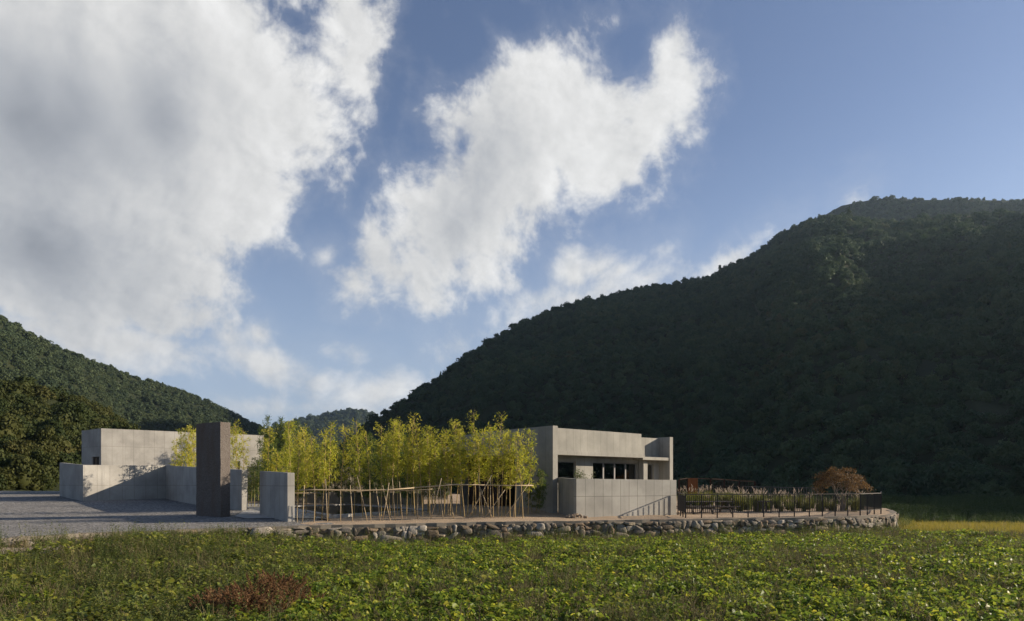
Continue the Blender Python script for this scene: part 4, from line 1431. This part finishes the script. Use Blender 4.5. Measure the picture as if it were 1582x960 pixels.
for si, (u0, v0, u1, v1) in enumerate(STK):
    if si in (2, 4, 6, 7, 11, 15, 19, 21, 25, 31, 33): continue
    f = np.interp(u0, [p[0] for p in RP], [p[2] for p in RP]) + brg.uniform(-0.05, 0.12) + 0.07
    a = P(u0, f, v0); b_ = P(u1, f + brg.uniform(-0.08, 0.08), v1)
    a.z = tzf(a.x, a.y) - 0.15
    if abs(P(u0, f, v0).z - a.z) > 0.8: a.z = P(u0, f, v0).z
    mb = MB(); mb.tube([a, (a + b_) / 2 + Vector((brg.gauss(0, 0.012), 0, 0)), b_], [0.022, 0.020, 0.017], 6)
    under(mb.build('stake', M_POLE, None, smooth=True), rail)


# ================================================================== GARDEN BEHIND THE WALL: rails, grasses, maple
def fence(name, label, pts, z0, z1, bay, mat, post_to=None, gap=0.115, bar=0.028, post=0.055, rail=0.05):
    """steel bar railing: each post a part, each bay of bars a part, top rail a part."""
    root = empty(name, (pts[0][0], pts[0][1], 0), label=label, cat='fence')
    total = [math.hypot(b[0] - a[0], b[1] - a[1]) for a, b in zip(pts[:-1], pts[1:])]
    for si, (a, b) in enumerate(zip(pts[:-1], pts[1:])):
        L = total[si]
        n = max(1, round(L / bay))
        a3, b3 = Vector((a[0], a[1], 0)), Vector((b[0], b[1], 0))
        t = (b3 - a3).normalized()
        rot = t.to_track_quat('X', 'Z').to_matrix()
        def at(k, z): p = a3.lerp(b3, k); p.z = tzf(p.x, p.y) + z; return p
        for i in range(n + (1 if si == len(pts) - 2 else 0)):
            mb = MB(); mb.bar(at(i / n, post_to if post_to is not None else z0), at(i / n, z1 + 0.01), post)
            under(mb.build('post', mat), root)
        for i in range(n):
            mb = MB()
            k0, k1 = i / n + (post / 2 + 0.003) / L, (i + 1) / n - (post / 2 + 0.003) / L
            mb.bar(at(k0, z0), at(k1, z0), rail * 0.7)
            m_ = max(2, round(L / n / gap))
            for j in range(1, m_):
                k = i / n + j / m_ / n
                mb.bar(at(k, z0 + 0.02), at(k, z1 - 0.035), bar)
            under(mb.build('bar_panel', mat), root)
        mb = MB(); mb.bar(at(0, z1 + 0.036), at(1, z1 + 0.036), rail)
        under(mb.build('top_rail', mat), root)
    return root


FN = [(9.93, 42.05), (9.62, 38.95), (13.4, 39.9), (17.3, 40.9), (20.9, 42.2), (23.3, 44.4), (27.2, 51.8)]
fence('railing', 'dark steel bar railing on the stone wall from the house to the wall end', FN, 0.32, 1.30, 0.95, M_STEEL, post_to=-0.06)
fence('rear_railing', 'grey steel bar railing at the back of the garden behind the plumed grasses', [(15.0, 60.5), (19.5, 58.5), (24.3, 56.0)], 0.15, 1.45, 1.3, M_RAIL, gap=0.19, bar=0.035, post_to=0.0)

scr = empty('steel_screen', (14.5, 57.0, 0), label='rust brown steel post and mesh screen beside the house at the garden end', cat='fence')
cols = [(1049, 741, 56.5), (1063, 739, 57.0), (1098, 740, 57.5), (1119, 741, 58.0), (1142, 743, 58.4), (1166, 744, 58.8)]
tops = [P(u, Y, v) for u, v, Y in cols]
for p in tops:
    mb = MB(); mb.bar((p.x, p.y, tzf(p.x, p.y) - 0.1), p, 0.11); under(mb.build('post', M_CORTEN_D), scr)
for i, (p, q_) in enumerate(zip(tops[:-1], tops[1:])):
    mb = MB(); mb.bar(p.lerp(q_, 0.06) , p.lerp(q_, 0.94), 0.07); under(mb.build('rail', M_CORTEN_D), scr)
    if i == 1: continue
    mb = MB()
    for j in range(1, 9):
        a = p.lerp(q_, j / 9)
        mb.bar((a.x, a.y, tzf(a.x, a.y) + 0.1), (a.x, a.y, a.z - 0.04), 0.022, 0.03)
    under(mb.build('slat_panel', M_CORTEN_D), scr)
cp = P(1070.5, 55.5)
pnl = empty('steel_plaque', (cp.x, cp.y, tzf(cp.x, cp.y)), 0.15, label='orange rusted steel panel standing at the house end of the garden', cat='sign')
mb = MB(); mb.box((0, 0, 1.05), 0.78, 0.06, 2.1); mb.build('plate', M_CORTEN, pnl, bevel=0.006)
mb = MB(); mb.box((0, 0, 0.02), 1.0, 0.4, 0.06); mb.build('base_plate', M_CORTEN_D, pnl)

# timber picnic table with two benches seen behind the railing
tb = P(1092, 44.0)
tbl = empty('picnic_table', (tb.x, tb.y, tzf(tb.x, tb.y)), R(14), label='long dark timber table with fixed benches behind the railing near the house', cat='table')
mb = MB()
for k in range(4): mb.box((0, -0.33 + 0.22 * k, 0.74), 3.4, 0.20, 0.05)
mb.build('tabletop', M_TIMBER, tbl, bevel=0.004)
for sgn in (-1, 1):
    mb = MB()
    for k in range(2): mb.box((0, sgn * (0.78 + 0.16 * k), 0.44), 3.4, 0.14, 0.05)
    mb.build('bench', M_TIMBER, tbl, bevel=0.004)
for x in (-1.3, 0, 1.3):
    mb = MB()
    mb.bar((x, -0.75, 0.0), (x, -0.25, 0.71), 0.09); mb.bar((x, 0.75, 0.0), (x, 0.25, 0.71), 0.09); mb.bar((x, -0.98, 0.38), (x, 0.98, 0.38), 0.08)
    mb.build('trestle', M_TIMBER, tbl)
tb = P(1181, 45.5)
stl = empty('garden_table', (tb.x, tb.y, tzf(tb.x, tb.y)), 0.2, label='small dark square table standing alone before the grasses', cat='table')
mb = MB(); mb.box((0, 0, 0.72), 0.75, 0.7, 0.05); mb.build('tabletop', M_TIMBER, stl, bevel=0.004)
for sx in (-0.3, 0.3):
    for sy in (-0.27, 0.27):
        mb = MB(); mb.bar((sx, sy, 0), (sx, sy, 0.695), 0.06); mb.build('leg', M_TIMBER, stl)

# plumed grass clumps
M_MISC = leaf_mat('plume_grass_blades', [(0.0, rgb(0.065, 0.090, 0.018)), (0.5, rgb(0.115, 0.130, 0.024)), (1.0, rgb(0.20, 0.175, 0.045))], 0.4, 1.3, 0.5, 0.3, 0.5)
M_PLUME = leaf_mat('grass_plumes', [(0.0, rgb(0.25, 0.205, 0.155)), (0.5, rgb(0.36, 0.30, 0.235)), (1.0, rgb(0.52, 0.45, 0.37))], 0.4, 1.2, 0.8, 0.1, 0.5)
M_STRAW = leaf_mat('straw_blades', [(0.0, rgb(0.12, 0.10, 0.045)), (0.5, rgb(0.20, 0.165, 0.075)), (1.0, rgb(0.30, 0.25, 0.13))], 0.3, 1.2, 0.7, 0.2, 0.5)


def blades(rg, n, h, spread, width, base_r=0.1, segs=4, droop=0.5):
    """curved grass blades as strips."""
    a = rg.uniform(0, 6.283, n)
    hh = h * rg.uniform(0.6, 1.1, n)
    out_ = spread * rg.uniform(0.15, 1.0, n)
    d = np.stack([np.cos(a), np.sin(a), np.zeros(n)], -1)
    s_ = np.stack([-np.sin(a + rg.normal(0, .6, n)), np.cos(a + rg.normal(0, .6, n)), np.zeros(n)], -1)
    b = d * (base_r * rg.uniform(0, 1, n))[:, None]
    vs_ = []
    for i in range(segs + 1):
        k = i / segs
        c = b + d * (out_ * k ** 1.8)[:, None]
        c[:, 2] = hh * (k - droop * (out_ / max(spread, 1e-6)) * 0.55 * k ** 3)
        w = (width * (1 - k ** 1.5) * 0.5 + 0.001)
        vs_ += [c - s_ * w, c + s_ * w]
    v = np.stack(vs_, 1).reshape(-1, 3)
    m = 2 * (segs + 1)
    base = (np.arange(n) * m)[:, None]
    f = np.concatenate([np.stack([base + 2 * i, base + 2 * i + 1, base + 2 * i + 3, base + 2 * i + 2], -1).reshape(-1, 4) for i in range(segs)])
    return v, f


def plumes(rg, n, h, spread, size, nleaf=26, upright=0.8, curl=0.5):
    """feathery seed heads: many thin slips round an arching axis; also returns stem tubes as strips."""
    cs, ts, ls = [], [], []
    st = MB()
    for _ in range(n):
        a = rg.uniform(0, 6.283)
        r = spread * rg.uniform(0.1, 1)
        top = np.array([math.cos(a) * r, math.sin(a) * r, h * rg.uniform(0.85, 1.12)])
        bot = np.array([math.cos(a) * r * 0.15, math.sin(a) * r * 0.15, 0])
        st.tube([bot, bot * 0.4 + top * 0.6 + np.array([0, 0, 0.02]), top], [0.005, 0.004, 0.003], 3, False)
        dirv = unit(np.array([math.cos(a) * curl, math.sin(a) * curl, upright]))
        q = rg.uniform(0, 1, nleaf)
        c = top + dirv * (q * size)[:, None] + rg.normal(0, size * 0.10, (nleaf, 3)) * (1.1 - q)[:, None]
        cs.append(c)
        ts.append(unit(dirv + rg.normal(0, 0.55, (nleaf, 3))))
        ls.append(np.full(nleaf, size * 0.16) * rg.uniform(0.6, 1.3, nleaf))
    cs, ts, ls = map(np.concatenate, (cs, ts, ls))
    bs = unit(np.cross(ts, rg.normal(size=ts.shape)))
    v, f = quads(cs, ts, bs, ls, ls * 0.28)
    return v, f, st


GP = []
for i in range(4):
    rg = np.random.default_rng(300 + i)
    v, f = blades(rg, 190, 1.15, 0.62, 0.024, 0.2)
    bme = np_mesh('blades', v, f, M_MISC)
    v, f, st = plumes(rg, 3 + 2 * i, 1.12, 0.42, 0.24, 24)
    GP.append((bme, np_mesh('plumes', v, f, M_PLUME), st.mesh('stalks', M_STRAW)))
grg = random.Random(12)
gspots = []
for (u0, u1, Y, n) in ((1050, 1170, 52, 13), (1048, 1190, 49.5, 14), (1120, 1335, 47.5, 17), (1165, 1330, 51, 15), (1180, 1250, 54, 6)):
    for k in range(n):
        u = u0 + (u1 - u0) * (k + grg.uniform(0.1, 0.9)) / n
        gspots.append((u + grg.uniform(-9, 9), Y + grg.uniform(-1.3, 1.3)))
for i, (u, Y) in enumerate(gspots):
    p = P(u, Y)
    right = u > 1175
    root = empty('plume_grass', (p.x, p.y, tzf(p.x, p.y)), grg.uniform(0, 6.28), cat='ornamental grass', kind='thing', group='plumed grasses of the right half of the garden' if right else 'plumed grasses of the left half of the garden',
                 label='clump of plumed grass behind the railing near the maple tree' if right else 'clump of pink plumed grass behind the railing near the house')
    sc = grg.uniform(0.62, 1.2) * (0.90 if right else 1.04)
    root.scale = (sc, sc, sc)
    for nm, me in zip(('blades', 'plumes', 'stalks'), GP[i % 4]):
        tag(link(bpy.data.objects.new(nm, me), root), kind='thing')

# brown weeping maple
M_MAPLE = leaf_mat('brown_maple_leaves', [(0.0, rgb(0.060, 0.034, 0.014)), (0.5, rgb(0.110, 0.064, 0.025)), (1.0, rgb(0.18, 0.110, 0.042))], 0.4, 1.3, 0.6, 0.2, 1.0)
M_BARK = plain('pale_bark', (0.26, 0.215, 0.165), 0.9, 0.15)
mp = P(1301, 47.0)
mp_z = tzf(mp.x, mp.y)
maple = empty('maple_tree', (mp.x, mp.y, mp_z), label='low dome shaped maple tree with rusty brown leaves at the wall end', cat='tree')
maple.scale = (0.93, 0.93, 0.95)
rg = np.random.default_rng(17)
mb = MB()
tips = []
for k in range(5):
    a = -0.6 + k * 1.25
    p0 = np.array([0.05 * math.cos(a), 0.05 * math.sin(a), -0.1])
    p1 = np.array([0.18 * math.cos(a) + rg.normal(0, .05), 0.15 * math.sin(a), 0.75])
    p2 = np.array([0.55 * math.cos(a), 0.5 * math.sin(a), 1.45])
    mb.tube([p0, p0 * 0.5 + p1 * 0.5 + rg.normal(0, .05, 3) * [1, 1, 0], p1, p2], [0.075, 0.06, 0.05, 0.035], 7, False)
    for j in range(4):
        b_ = a + rg.normal(0, 0.55)
        r = rg.uniform(0.9, 1.65)
        p3 = np.array([r * math.cos(b_), r * 0.9 * math.sin(b_), 2.75 - 0.36 * r * r + rg.normal(0, 0.1)])
        mid = p2 * 0.45 + p3 * 0.55 + np.array([0, 0, 0.22])
        mb.tube([p2, mid, p3], [0.03, 0.02, 0.008], 5, False)
        tips += [(mid, p3)]
mb.build('trunk', M_BARK, maple, smooth=True)
cs, ts, ls = [], [], []
for i in range(120):                                      # layered leafy sprays that arch outwards and hang at the rim
    a = rg.uniform(0, 6.283)
    r = math.sqrt(rg.uniform(0.0, 1)) * 1.75
    top = 2.95 + 0.12 * math.cos(a - 2.2) - 0.30 * r ** 2 - 0.05 * r ** 4 * 0.6 + rg.normal(0, 0.13) + 0.22 * math.sin(a * 3 + 1) * r / 1.75
    c0 = np.array([r * math.cos(a) * 1.08, r * math.sin(a) * 0.95, top - abs(rg.normal(0, 0.18))])
    n = 62
    rad = np.array([math.cos(a), math.sin(a), -0.25 - 0.35 * r])
    q = rg.uniform(-1, 1, n)
    pp = c0 + unit(rad) * (q * 0.30)[:, None] + rg.normal(0, 1, (n, 3)) * np.array([0.13, 0.13, 0.045])
    cs.append(pp)
    ts.append(unit(unit(rad) * 1.0 + rg.normal(0, 0.5, (n, 3)) + np.array([0, 0, -0.3])))
    ls.append(rg.uniform(0.035, 0.07, n))
cs, ts, ls = map(np.concatenate, (cs, ts, ls))
keep = ~((cs[:, 2] < 1.45) & (np.hypot(cs[:, 0], cs[:, 1]) < 1.1))
cs, ts, ls = cs[keep], ts[keep], ls[keep]
bs = unit(np.cross(ts, rg.normal(0, 0.6, ts.shape) + np.array([0, 0, 1.0])))
v, f = quads(cs, ts, bs, ls, ls * 0.42)
link(bpy.data.objects.new('crown', np_mesh('crown', v, f, M_MAPLE)), maple)

# green shrub looking over the terrace wall, rubble at its foot
M_SHRUB = leaf_mat('shrub_leaves', [(0.0, rgb(0.05, 0.075, 0.025)), (0.5, rgb(0.085, 0.11, 0.035)), (1.0, rgb(0.15, 0.16, 0.06))], 0.35, 1.3, 0.5, 0.3, 0.7)
sp = Vector((HO.x + hp(2.0, -0.35)[0], HO.y + hp(2.0, -0.35)[1], 0))
shr = empty('terrace_shrub', (sp.x, sp.y, 0.1), label='green leafy shrub showing over the terrace wall by the dark window', cat='shrub')
rg = np.random.default_rng(21)
mb = MB()
cs, ts = [], []
for k in range(15):
    a = rg.uniform(0, 6.283); r = rg.uniform(0.2, 0.85)
    tip = np.array([r * math.cos(a), r * math.sin(a), rg.uniform(2.1, 2.85) - 0.35 * r])
    mb.tube([(0, 0, 0), tip * np.array([0.4, 0.4, 0.6]), tip], [0.02, 0.014, 0.005], 4, False)
    q = rg.uniform(0.45, 1.02, 70)
    cs.append(tip * q[:, None] ** 0.8 + rg.normal(0, 0.085, (70, 3)))
    ts.append(unit(tip / 3 + rg.normal(0, 0.7, (70, 3))))
cs, ts = np.concatenate(cs), np.concatenate(ts)
v, f = quads(cs, ts, unit(np.cross(ts, rg.normal(size=ts.shape))), rg.uniform(0.04, 0.07, len(cs)), 0.026)
mb.build('stems', M_BARK, shr, smooth=True)
link(bpy.data.objects.new('leaves', np_mesh('leaves', v, f, M_SHRUB)), shr)
rp = P(890, 38.6)
V, F, nb = [], [], 0
rg = np.random.default_rng(33)
for k in range(34):
    co, fc = stone_shape(rg, *(rg.uniform(0.04, 0.11, 3)))
    a = rg.uniform(0, 6.28); r = rg.uniform(0, 0.5)
    V.append(co + np.array([math.cos(a) * r * 1.25, math.sin(a) * r * 0.6, 0.16 * (1 - r / 0.6) + 0.03])); F.append(fc + nb); nb += len(co)
rme = np_mesh('rubble_pile', np.concatenate(V), np.concatenate(F), M_SAND)
o = tag(link(bpy.data.objects.new('rubble_pile', rme)), 'small heap of broken stones at the foot of the terrace wall corner', 'rubble')
o.location = (rp.x, rp.y, tzf(rp.x, rp.y))

# ================================================================== FIELD GROWTH (uncountable)
M_BEAN = leaf_mat('bean_leaves', [(0.0, rgb(0.048, 0.086, 0.014)), (0.4, rgb(0.130, 0.185, 0.022)), (0.75, rgb(0.235, 0.265, 0.030)), (1.0, rgb(0.44, 0.40, 0.045))], 0.42, 1.6, 0.48, 0.22, 0.7)
M_WEED = leaf_mat('weed_leaves', [(0.0, rgb(0.050, 0.080, 0.020)), (0.5, rgb(0.105, 0.130, 0.030)), (1.0, rgb(0.21, 0.20, 0.06))], 0.35, 1.3, 0.55, 0.25, 0.6)
M_VINE = leaf_mat('vine_leaves', [(0.0, rgb(0.09, 0.13, 0.02)), (0.5, rgb(0.19, 0.21, 0.03)), (1.0, rgb(0.36, 0.33, 0.06))], 0.4, 1.3, 0.5, 0.3, 0.7)
M_SEED = leaf_mat('brown_seed_heads', [(0.0, rgb(0.085, 0.078, 0.038)), (0.5, rgb(0.135, 0.118, 0.058)), (1.0, rgb(0.21, 0.18, 0.10))], 0.3, 1.2, 0.8, 0.1, 0.6)
M_RUST = leaf_mat('rust_dock_seeds', [(0.0, rgb(0.115, 0.064, 0.030)), (0.5, rgb(0.185, 0.102, 0.050)), (1.0, rgb(0.27, 0.165, 0.085))], 0.3, 1.2, 0.8, 0.1, 0.7)
M_RICE = leaf_mat('ripe_rice', [(0.0, rgb(0.13, 0.135, 0.02)), (0.45, rgb(0.25, 0.215, 0.035)), (1.0, rgb(0.38, 0.29, 0.055))], 0.4, 1.2, 0.6, 0.2, 0.6)
M_REED = leaf_mat('bank_reeds', [(0.0, rgb(0.030, 0.050, 0.016)), (0.5, rgb(0.050, 0.080, 0.022)), (1.0, rgb(0.085, 0.110, 0.030))], 0.3, 1.3, 0.6, 0.2, 0.6)


def folded_leaves(c, t, n, hl, hw):
    """six-point ovate leaves folded along the midrib. c base point, t along, n up."""
    t, n = unit(t), unit(n)
    b = unit(np.cross(t, n))
    n = np.cross(b, t)
    hl, hw = hl[:, None], hw[:, None]
    dz = n * hw * 0.35
    v = np.stack([c, c + t * hl * 0.35 + b * hw + dz, c + t * hl * 0.95 + b * hw * 0.75 + dz * 0.7, c + t * hl * 1.7 - n * hl * 0.25, c + t * hl * 0.95 - b * hw * 0.75 + dz * 0.7, c + t * hl * 0.35 - b * hw + dz], 1).reshape(-1, 3)
    i = np.arange(len(c))[:, None] * 6
    f = np.concatenate([np.concatenate([i, i + 1, i + 2, i + 3], 1), np.concatenate([i, i + 3, i + 4, i + 5], 1)])
    return v, f


def bean_mesh(seed):
    rg = np.random.default_rng(seed)
    C, T, N, L = [], [], [], []
    for s in range(11):
        a = rg.uniform(0, 6.283); r = rg.uniform(0.02, 0.24)
        h = rg.uniform(0.22, 0.50) - 0.25 * r
        p = np.array([r * math.cos(a), r * math.sin(a), h])
        for k in (-1.0, 0.0, 1.0):
            b = a + k * 1.25 + rg.normal(0, 0.3)
            d = np.array([math.cos(b), math.sin(b), rg.normal(-0.15, 0.35)])
            C.append(p + d * 0.02); T.append(d)
            N.append(np.array([rg.normal(0, 0.45), rg.normal(0, 0.45), 1.0]))
            L.append(rg.uniform(0.045, 0.085))
    C, T, N, L = map(np.array, (C, T, N, L))
    v, f = folded_leaves(C, T, N, L, L * 0.72)
    return np_mesh('bean_plant', v, f, M_BEAN)


def grass_mesh(seed, h, n, mat, w=0.012, spread=0.3):
    rg = np.random.default_rng(seed)
    v, f = blades(rg, n, h, spread, w, 0.08, 3)
    return np_mesh('grass_tuft', v, f, mat)


def weed_mesh(seed, h, mat, leaf=0.035, stems=5):
    rg = np.random.default_rng(seed)
    C, T, N, L = [], [], [], []
    for s in range(stems):
        a = rg.uniform(0, 6.283); r = rg.uniform(0.05, 0.25); hh = h * rg.uniform(0.7, 1.1)
        for k in np.linspace(0.25, 1.0, 17):
            b = rg.uniform(0, 6.283)
            C.append(np.array([r * k * math.cos(a), r * k * math.sin(a), hh * k]))
            T.append(np.array([math.cos(b), math.sin(b), 0.5]))
            N.append(np.array([rg.normal(0, 0.4), rg.normal(0, 0.4), 1.0]))
            L.append(leaf * (1.25 - 0.6 * k) * rg.uniform(0.7, 1.3))
    C, T, N, L = map(np.array, (C, T, N, L))
    v, f = folded_leaves(C, T, N, L, L * 0.42)
    return np_mesh('weed', v, f, mat)


def seed_mesh(seed, h, mat, n=7, size=0.22, nleaf=24, spread=0.22, curl=0.35):
    rg = np.random.default_rng(seed)
    v, f, st = plumes(rg, n, h, spread, size, nleaf, 0.9, curl)
    sv, sf = np.array(st.v), np.array(st.f)
    return np_mesh('seed_weed', np.concatenate([v, sv]), [f, sf + len(v)], mat)


def vine_mesh(seed):
    rg = np.random.default_rng(seed)
    n = 26
    a, r = rg.uniform(0, 6.283, n), rg.uniform(0, 0.34, n)
    C = np.stack([r * np.cos(a), r * np.sin(a), rg.uniform(0.22, 0.5, n)], -1)
    b = rg.uniform(0, 6.283, n)
    T = np.stack([np.cos(b), np.sin(b), rg.normal(-0.1, 0.3, n)], -1)
    N = np.stack([rg.normal(0, 0.5, n), rg.normal(0, 0.5, n), np.ones(n)], -1)
    L = rg.uniform(0.045, 0.085, n)
    v, f = folded_leaves(C, T, N, L, L * 0.85)
    return np_mesh('vine_plant', v, f, M_VINE)


FP = proto_coll('field_plant', [bean_mesh(400 + i) for i in range(5)]                                  # 0-4
                + [grass_mesh(420 + i, 0.72, 30, M_WEED, 0.013, 0.32) for i in range(2)]                 # 5-6
                + [grass_mesh(430 + i, 0.70, 20, M_STRAW, 0.009, 0.32) for i in range(2)]               # 7-8
                + [seed_mesh(440 + i, 0.46, M_SEED, 5, 0.17, 18) for i in range(2)]                     # 9-10
                + [weed_mesh(450 + i, 0.72, M_WEED) for i in range(3)]                                  # 11-13
                + [vine_mesh(460 + i) for i in range(2)]                                                # 14-15
                + [seed_mesh(470 + i, 0.58, M_RUST, 12, 0.20, 60, 0.42, 0.7) for i in range(2)])          # 16-17


def scatter_field():
    rg = np.random.default_rng(77)
    n = 44000
    # uniform by area over the part of the field in view
    Y = np.sqrt(rg.uniform(10.5 ** 2, 47.0 ** 2, n))
    X = rg.uniform(-0.80, 0.80, n) * (Y + 3)
    ok = inside(FIELD, X, Y) & ~inside(DIRT, X, Y) & ~inside(RICE, X, Y)
    X, Y = X[ok], Y[ok]
    n = len(X)
    a = fbm2(X, Y, 61, 4, 0.25)
    b = fbm2(X, Y, 62, 4, 0.45)
    left = np.clip((-0.26 * Y + 1.0 - X) / 5.0, 0, 1) + (a - 0.5) * 1.2            # weeds take over towards the left
    wallside = np.clip((Y - (30.5 + 0.28 * X)) / 4.0, 0, 1)
    u = rg.uniform(0, 1, n)
    pid = rg.integers(0, 5, n)
    gr = u < 0.24 + 0.22 * wallside + 0.25 * np.clip((b - 0.5) * 4, 0, 1)
    pid = np.where(gr, rg.integers(5, 9, n), pid)
    sd = (~gr) & (rg.uniform(0, 1, n) < 0.12 + 0.45 * np.clip((a - 0.52) * 6, 0, 1))
    pid = np.where(sd, rg.integers(9, 11, n), pid)
    lf = rg.uniform(0, 1, n) < np.clip(left, 0, 1)
    w = rg.uniform(0, 1, n)
    lp = np.where(w < 0.48, rg.integers(11, 14, n), np.where(w < 0.62 + 0.2 * (b > 0.52), rg.integers(14, 16, n), np.where(w < 0.88, rg.integers(5, 9, n), rg.integers(9, 11, n))))
    pid = np.where(lf, lp, pid)
    # the rust red patch of seeding dock near the lower left
    c = P(402, 16.9)
    rr = np.hypot((X - c.x) / 0.95, (Y - c.y) / 1.9) + (a - 0.5) * 1.1
    pid = np.where((rr < 1.0) & (rg.uniform(0, 1, n) < 0.30), rg.integers(16, 18, n), pid)
    Z = fz(X, Y) - 0.03
    scl = rg.uniform(0.75, 1.3, n) * np.where(lf, 1.12, 1.0)
    tall = scl * rg.uniform(0.85, 1.2, n) * np.where(pid >= 5, 0.82, 1.0)
    rot = np.stack([rg.normal(0, 0.12, n), rg.normal(0, 0.12, n), rg.uniform(0, 6.283, n)], -1)
    print('field plants', n)
    scatter('field_plants', np.stack([X, Y, Z], -1), pid, rot, np.stack([scl, scl, tall], -1), FP, label='green bean plants, grasses and weeds filling the field', cat='field plants', kind='stuff')


RICE = [(24.2, 44.2), (22.9, 41.2), (28.0, 39.6), (40, 38.0), (80, 36), (90, 43), (50, 45.5), (27.6, 50.3)]
scatter_field()

RP_ = proto_coll('rice_plant', [grass_mesh(500 + i, 0.72, 34, M_RICE, 0.016, 0.30) for i in range(3)])
rg = np.random.default_rng(88)
X, Y = rg.uniform(22, 62, 15000), rg.uniform(36, 56, 15000)
ok = inside(RICE, X, Y) & (X < 0.80 * Y + 3)
X, Y = X[ok], Y[ok]
n = len(X)
scatter('rice', np.stack([X, Y, fz(X, Y)], -1), rg.integers(0, 3, n), np.stack([rg.normal(0, .15, n), rg.normal(0, .15, n), rg.uniform(0, 6.28, n)], -1), np.repeat(rg.uniform(0.8, 1.15, (n, 1)), 3, 1), RP_,
        label='golden ripe rice beyond the right end of the stone wall', cat='rice', kind='stuff')

RE_ = proto_coll('bank_plant', [grass_mesh(520 + i, 1.0, 40, M_REED, 0.03, 0.5) for i in range(2)] + [weed_mesh(530 + i, 0.95, M_REED, 0.07, 6) for i in range(2)])
X, Y = rg.uniform(26, 95, 19000), rg.uniform(44, 92, 19000)
ok = (X > np.where(Y < 54, 27.2 + (Y - 50) * 0.55, 29 + (Y - 54) * 0.1)) & ~inside(RICE, X, Y) & (Y > 49.5 - (X - 28) * 0.12) & (X < 0.80 * Y + 6)
X, Y = X[ok], Y[ok]
n = len(X)
pat = fbm2(X, Y * 2.2, 15, 3, 0.10)
scatter('bank_reeds', np.stack([X, Y, np.where(Y < 54, fz(X, Y), bz(X, Y)) - 0.05], -1), rg.integers(0, 4, n), np.stack([rg.normal(0, .1, n), rg.normal(0, .1, n), rg.uniform(0, 6.28, n)], -1), np.repeat(rg.uniform(0.7, 1.2, (n, 1)), 3, 1) * (0.55 + 0.9 * pat[:, None]), RE_,
        label='dark green reeds on the shaded bank below the right mountain', cat='reeds', kind='stuff')

# weeds along the foot of the stone wall and on the dirt edge at left
pts, pid, scl = [], [], []
for k in range(900):
    s = rg.uniform(1.5, 57)
    p, t = line_at(WALL_LINE, s)
    nn = Vector((t.y, -t.x))
    q = p + nn * rg.uniform(0.15, 0.9)
    dens = fbm2(np.array([s]), np.array([0.3]), 44, 3, 0.35)[0]
    if rg.uniform() > 0.5 + 1.2 * max(0, dens - 0.42) * 3: continue
    pts.append((q.x, q.y, float(fz(np.array([q.x]), np.array([q.y]))[0]) - 0.05)); pid.append(rg.choice([5, 6, 7, 11, 12, 13, 11, 5])); scl.append(rg.uniform(0.7, 1.6))
for k in range(130):
    q = Vector((rg.uniform(-22, -14.4), rg.uniform(20.5, 28.5)))
    if rg.uniform() > 0.55: continue
    pts.append((q.x, q.y, max(float(fz(np.array([q.x]), np.array([q.y]))[0]), -0.45) - 0.03)); pid.append(rg.choice([9, 11, 12, 7, 8])); scl.append(rg.uniform(0.5, 1.0))
n = len(pts)
scatter('wall_weeds', np.array(pts), pid, np.stack([rg.normal(0, .12, n), rg.normal(0, .12, n), rg.uniform(0, 6.28, n)], -1), np.repeat(np.array(scl)[:, None], 3, 1), FP,
        label='weeds growing along the foot of the stone wall', cat='weeds', kind='stuff')


# ================================================================== AIR
m = bpy.data.materials.new('valley_haze')
m.use_nodes = True
nt = m.node_tree
nt.nodes.clear()
out = nt.nodes.new('ShaderNodeOutputMaterial')
pv = nt.nodes.new('ShaderNodeVolumePrincipled')
pv.inputs['Color'].default_value = rgb(0.60, 0.80, 1.0)
pv.inputs['Density'].default_value = HAZE_DENSITY
pv.inputs['Anisotropy'].default_value = 0.55
nt.links.new(pv.outputs[0], out.inputs['Volume'])
hz = MB()
hz.box((0, 3000, 250), 12400, 12400, 508)
o = tag(hz.build('haze', m), 'thin pale blue haze filling the valley', kind='stuff')
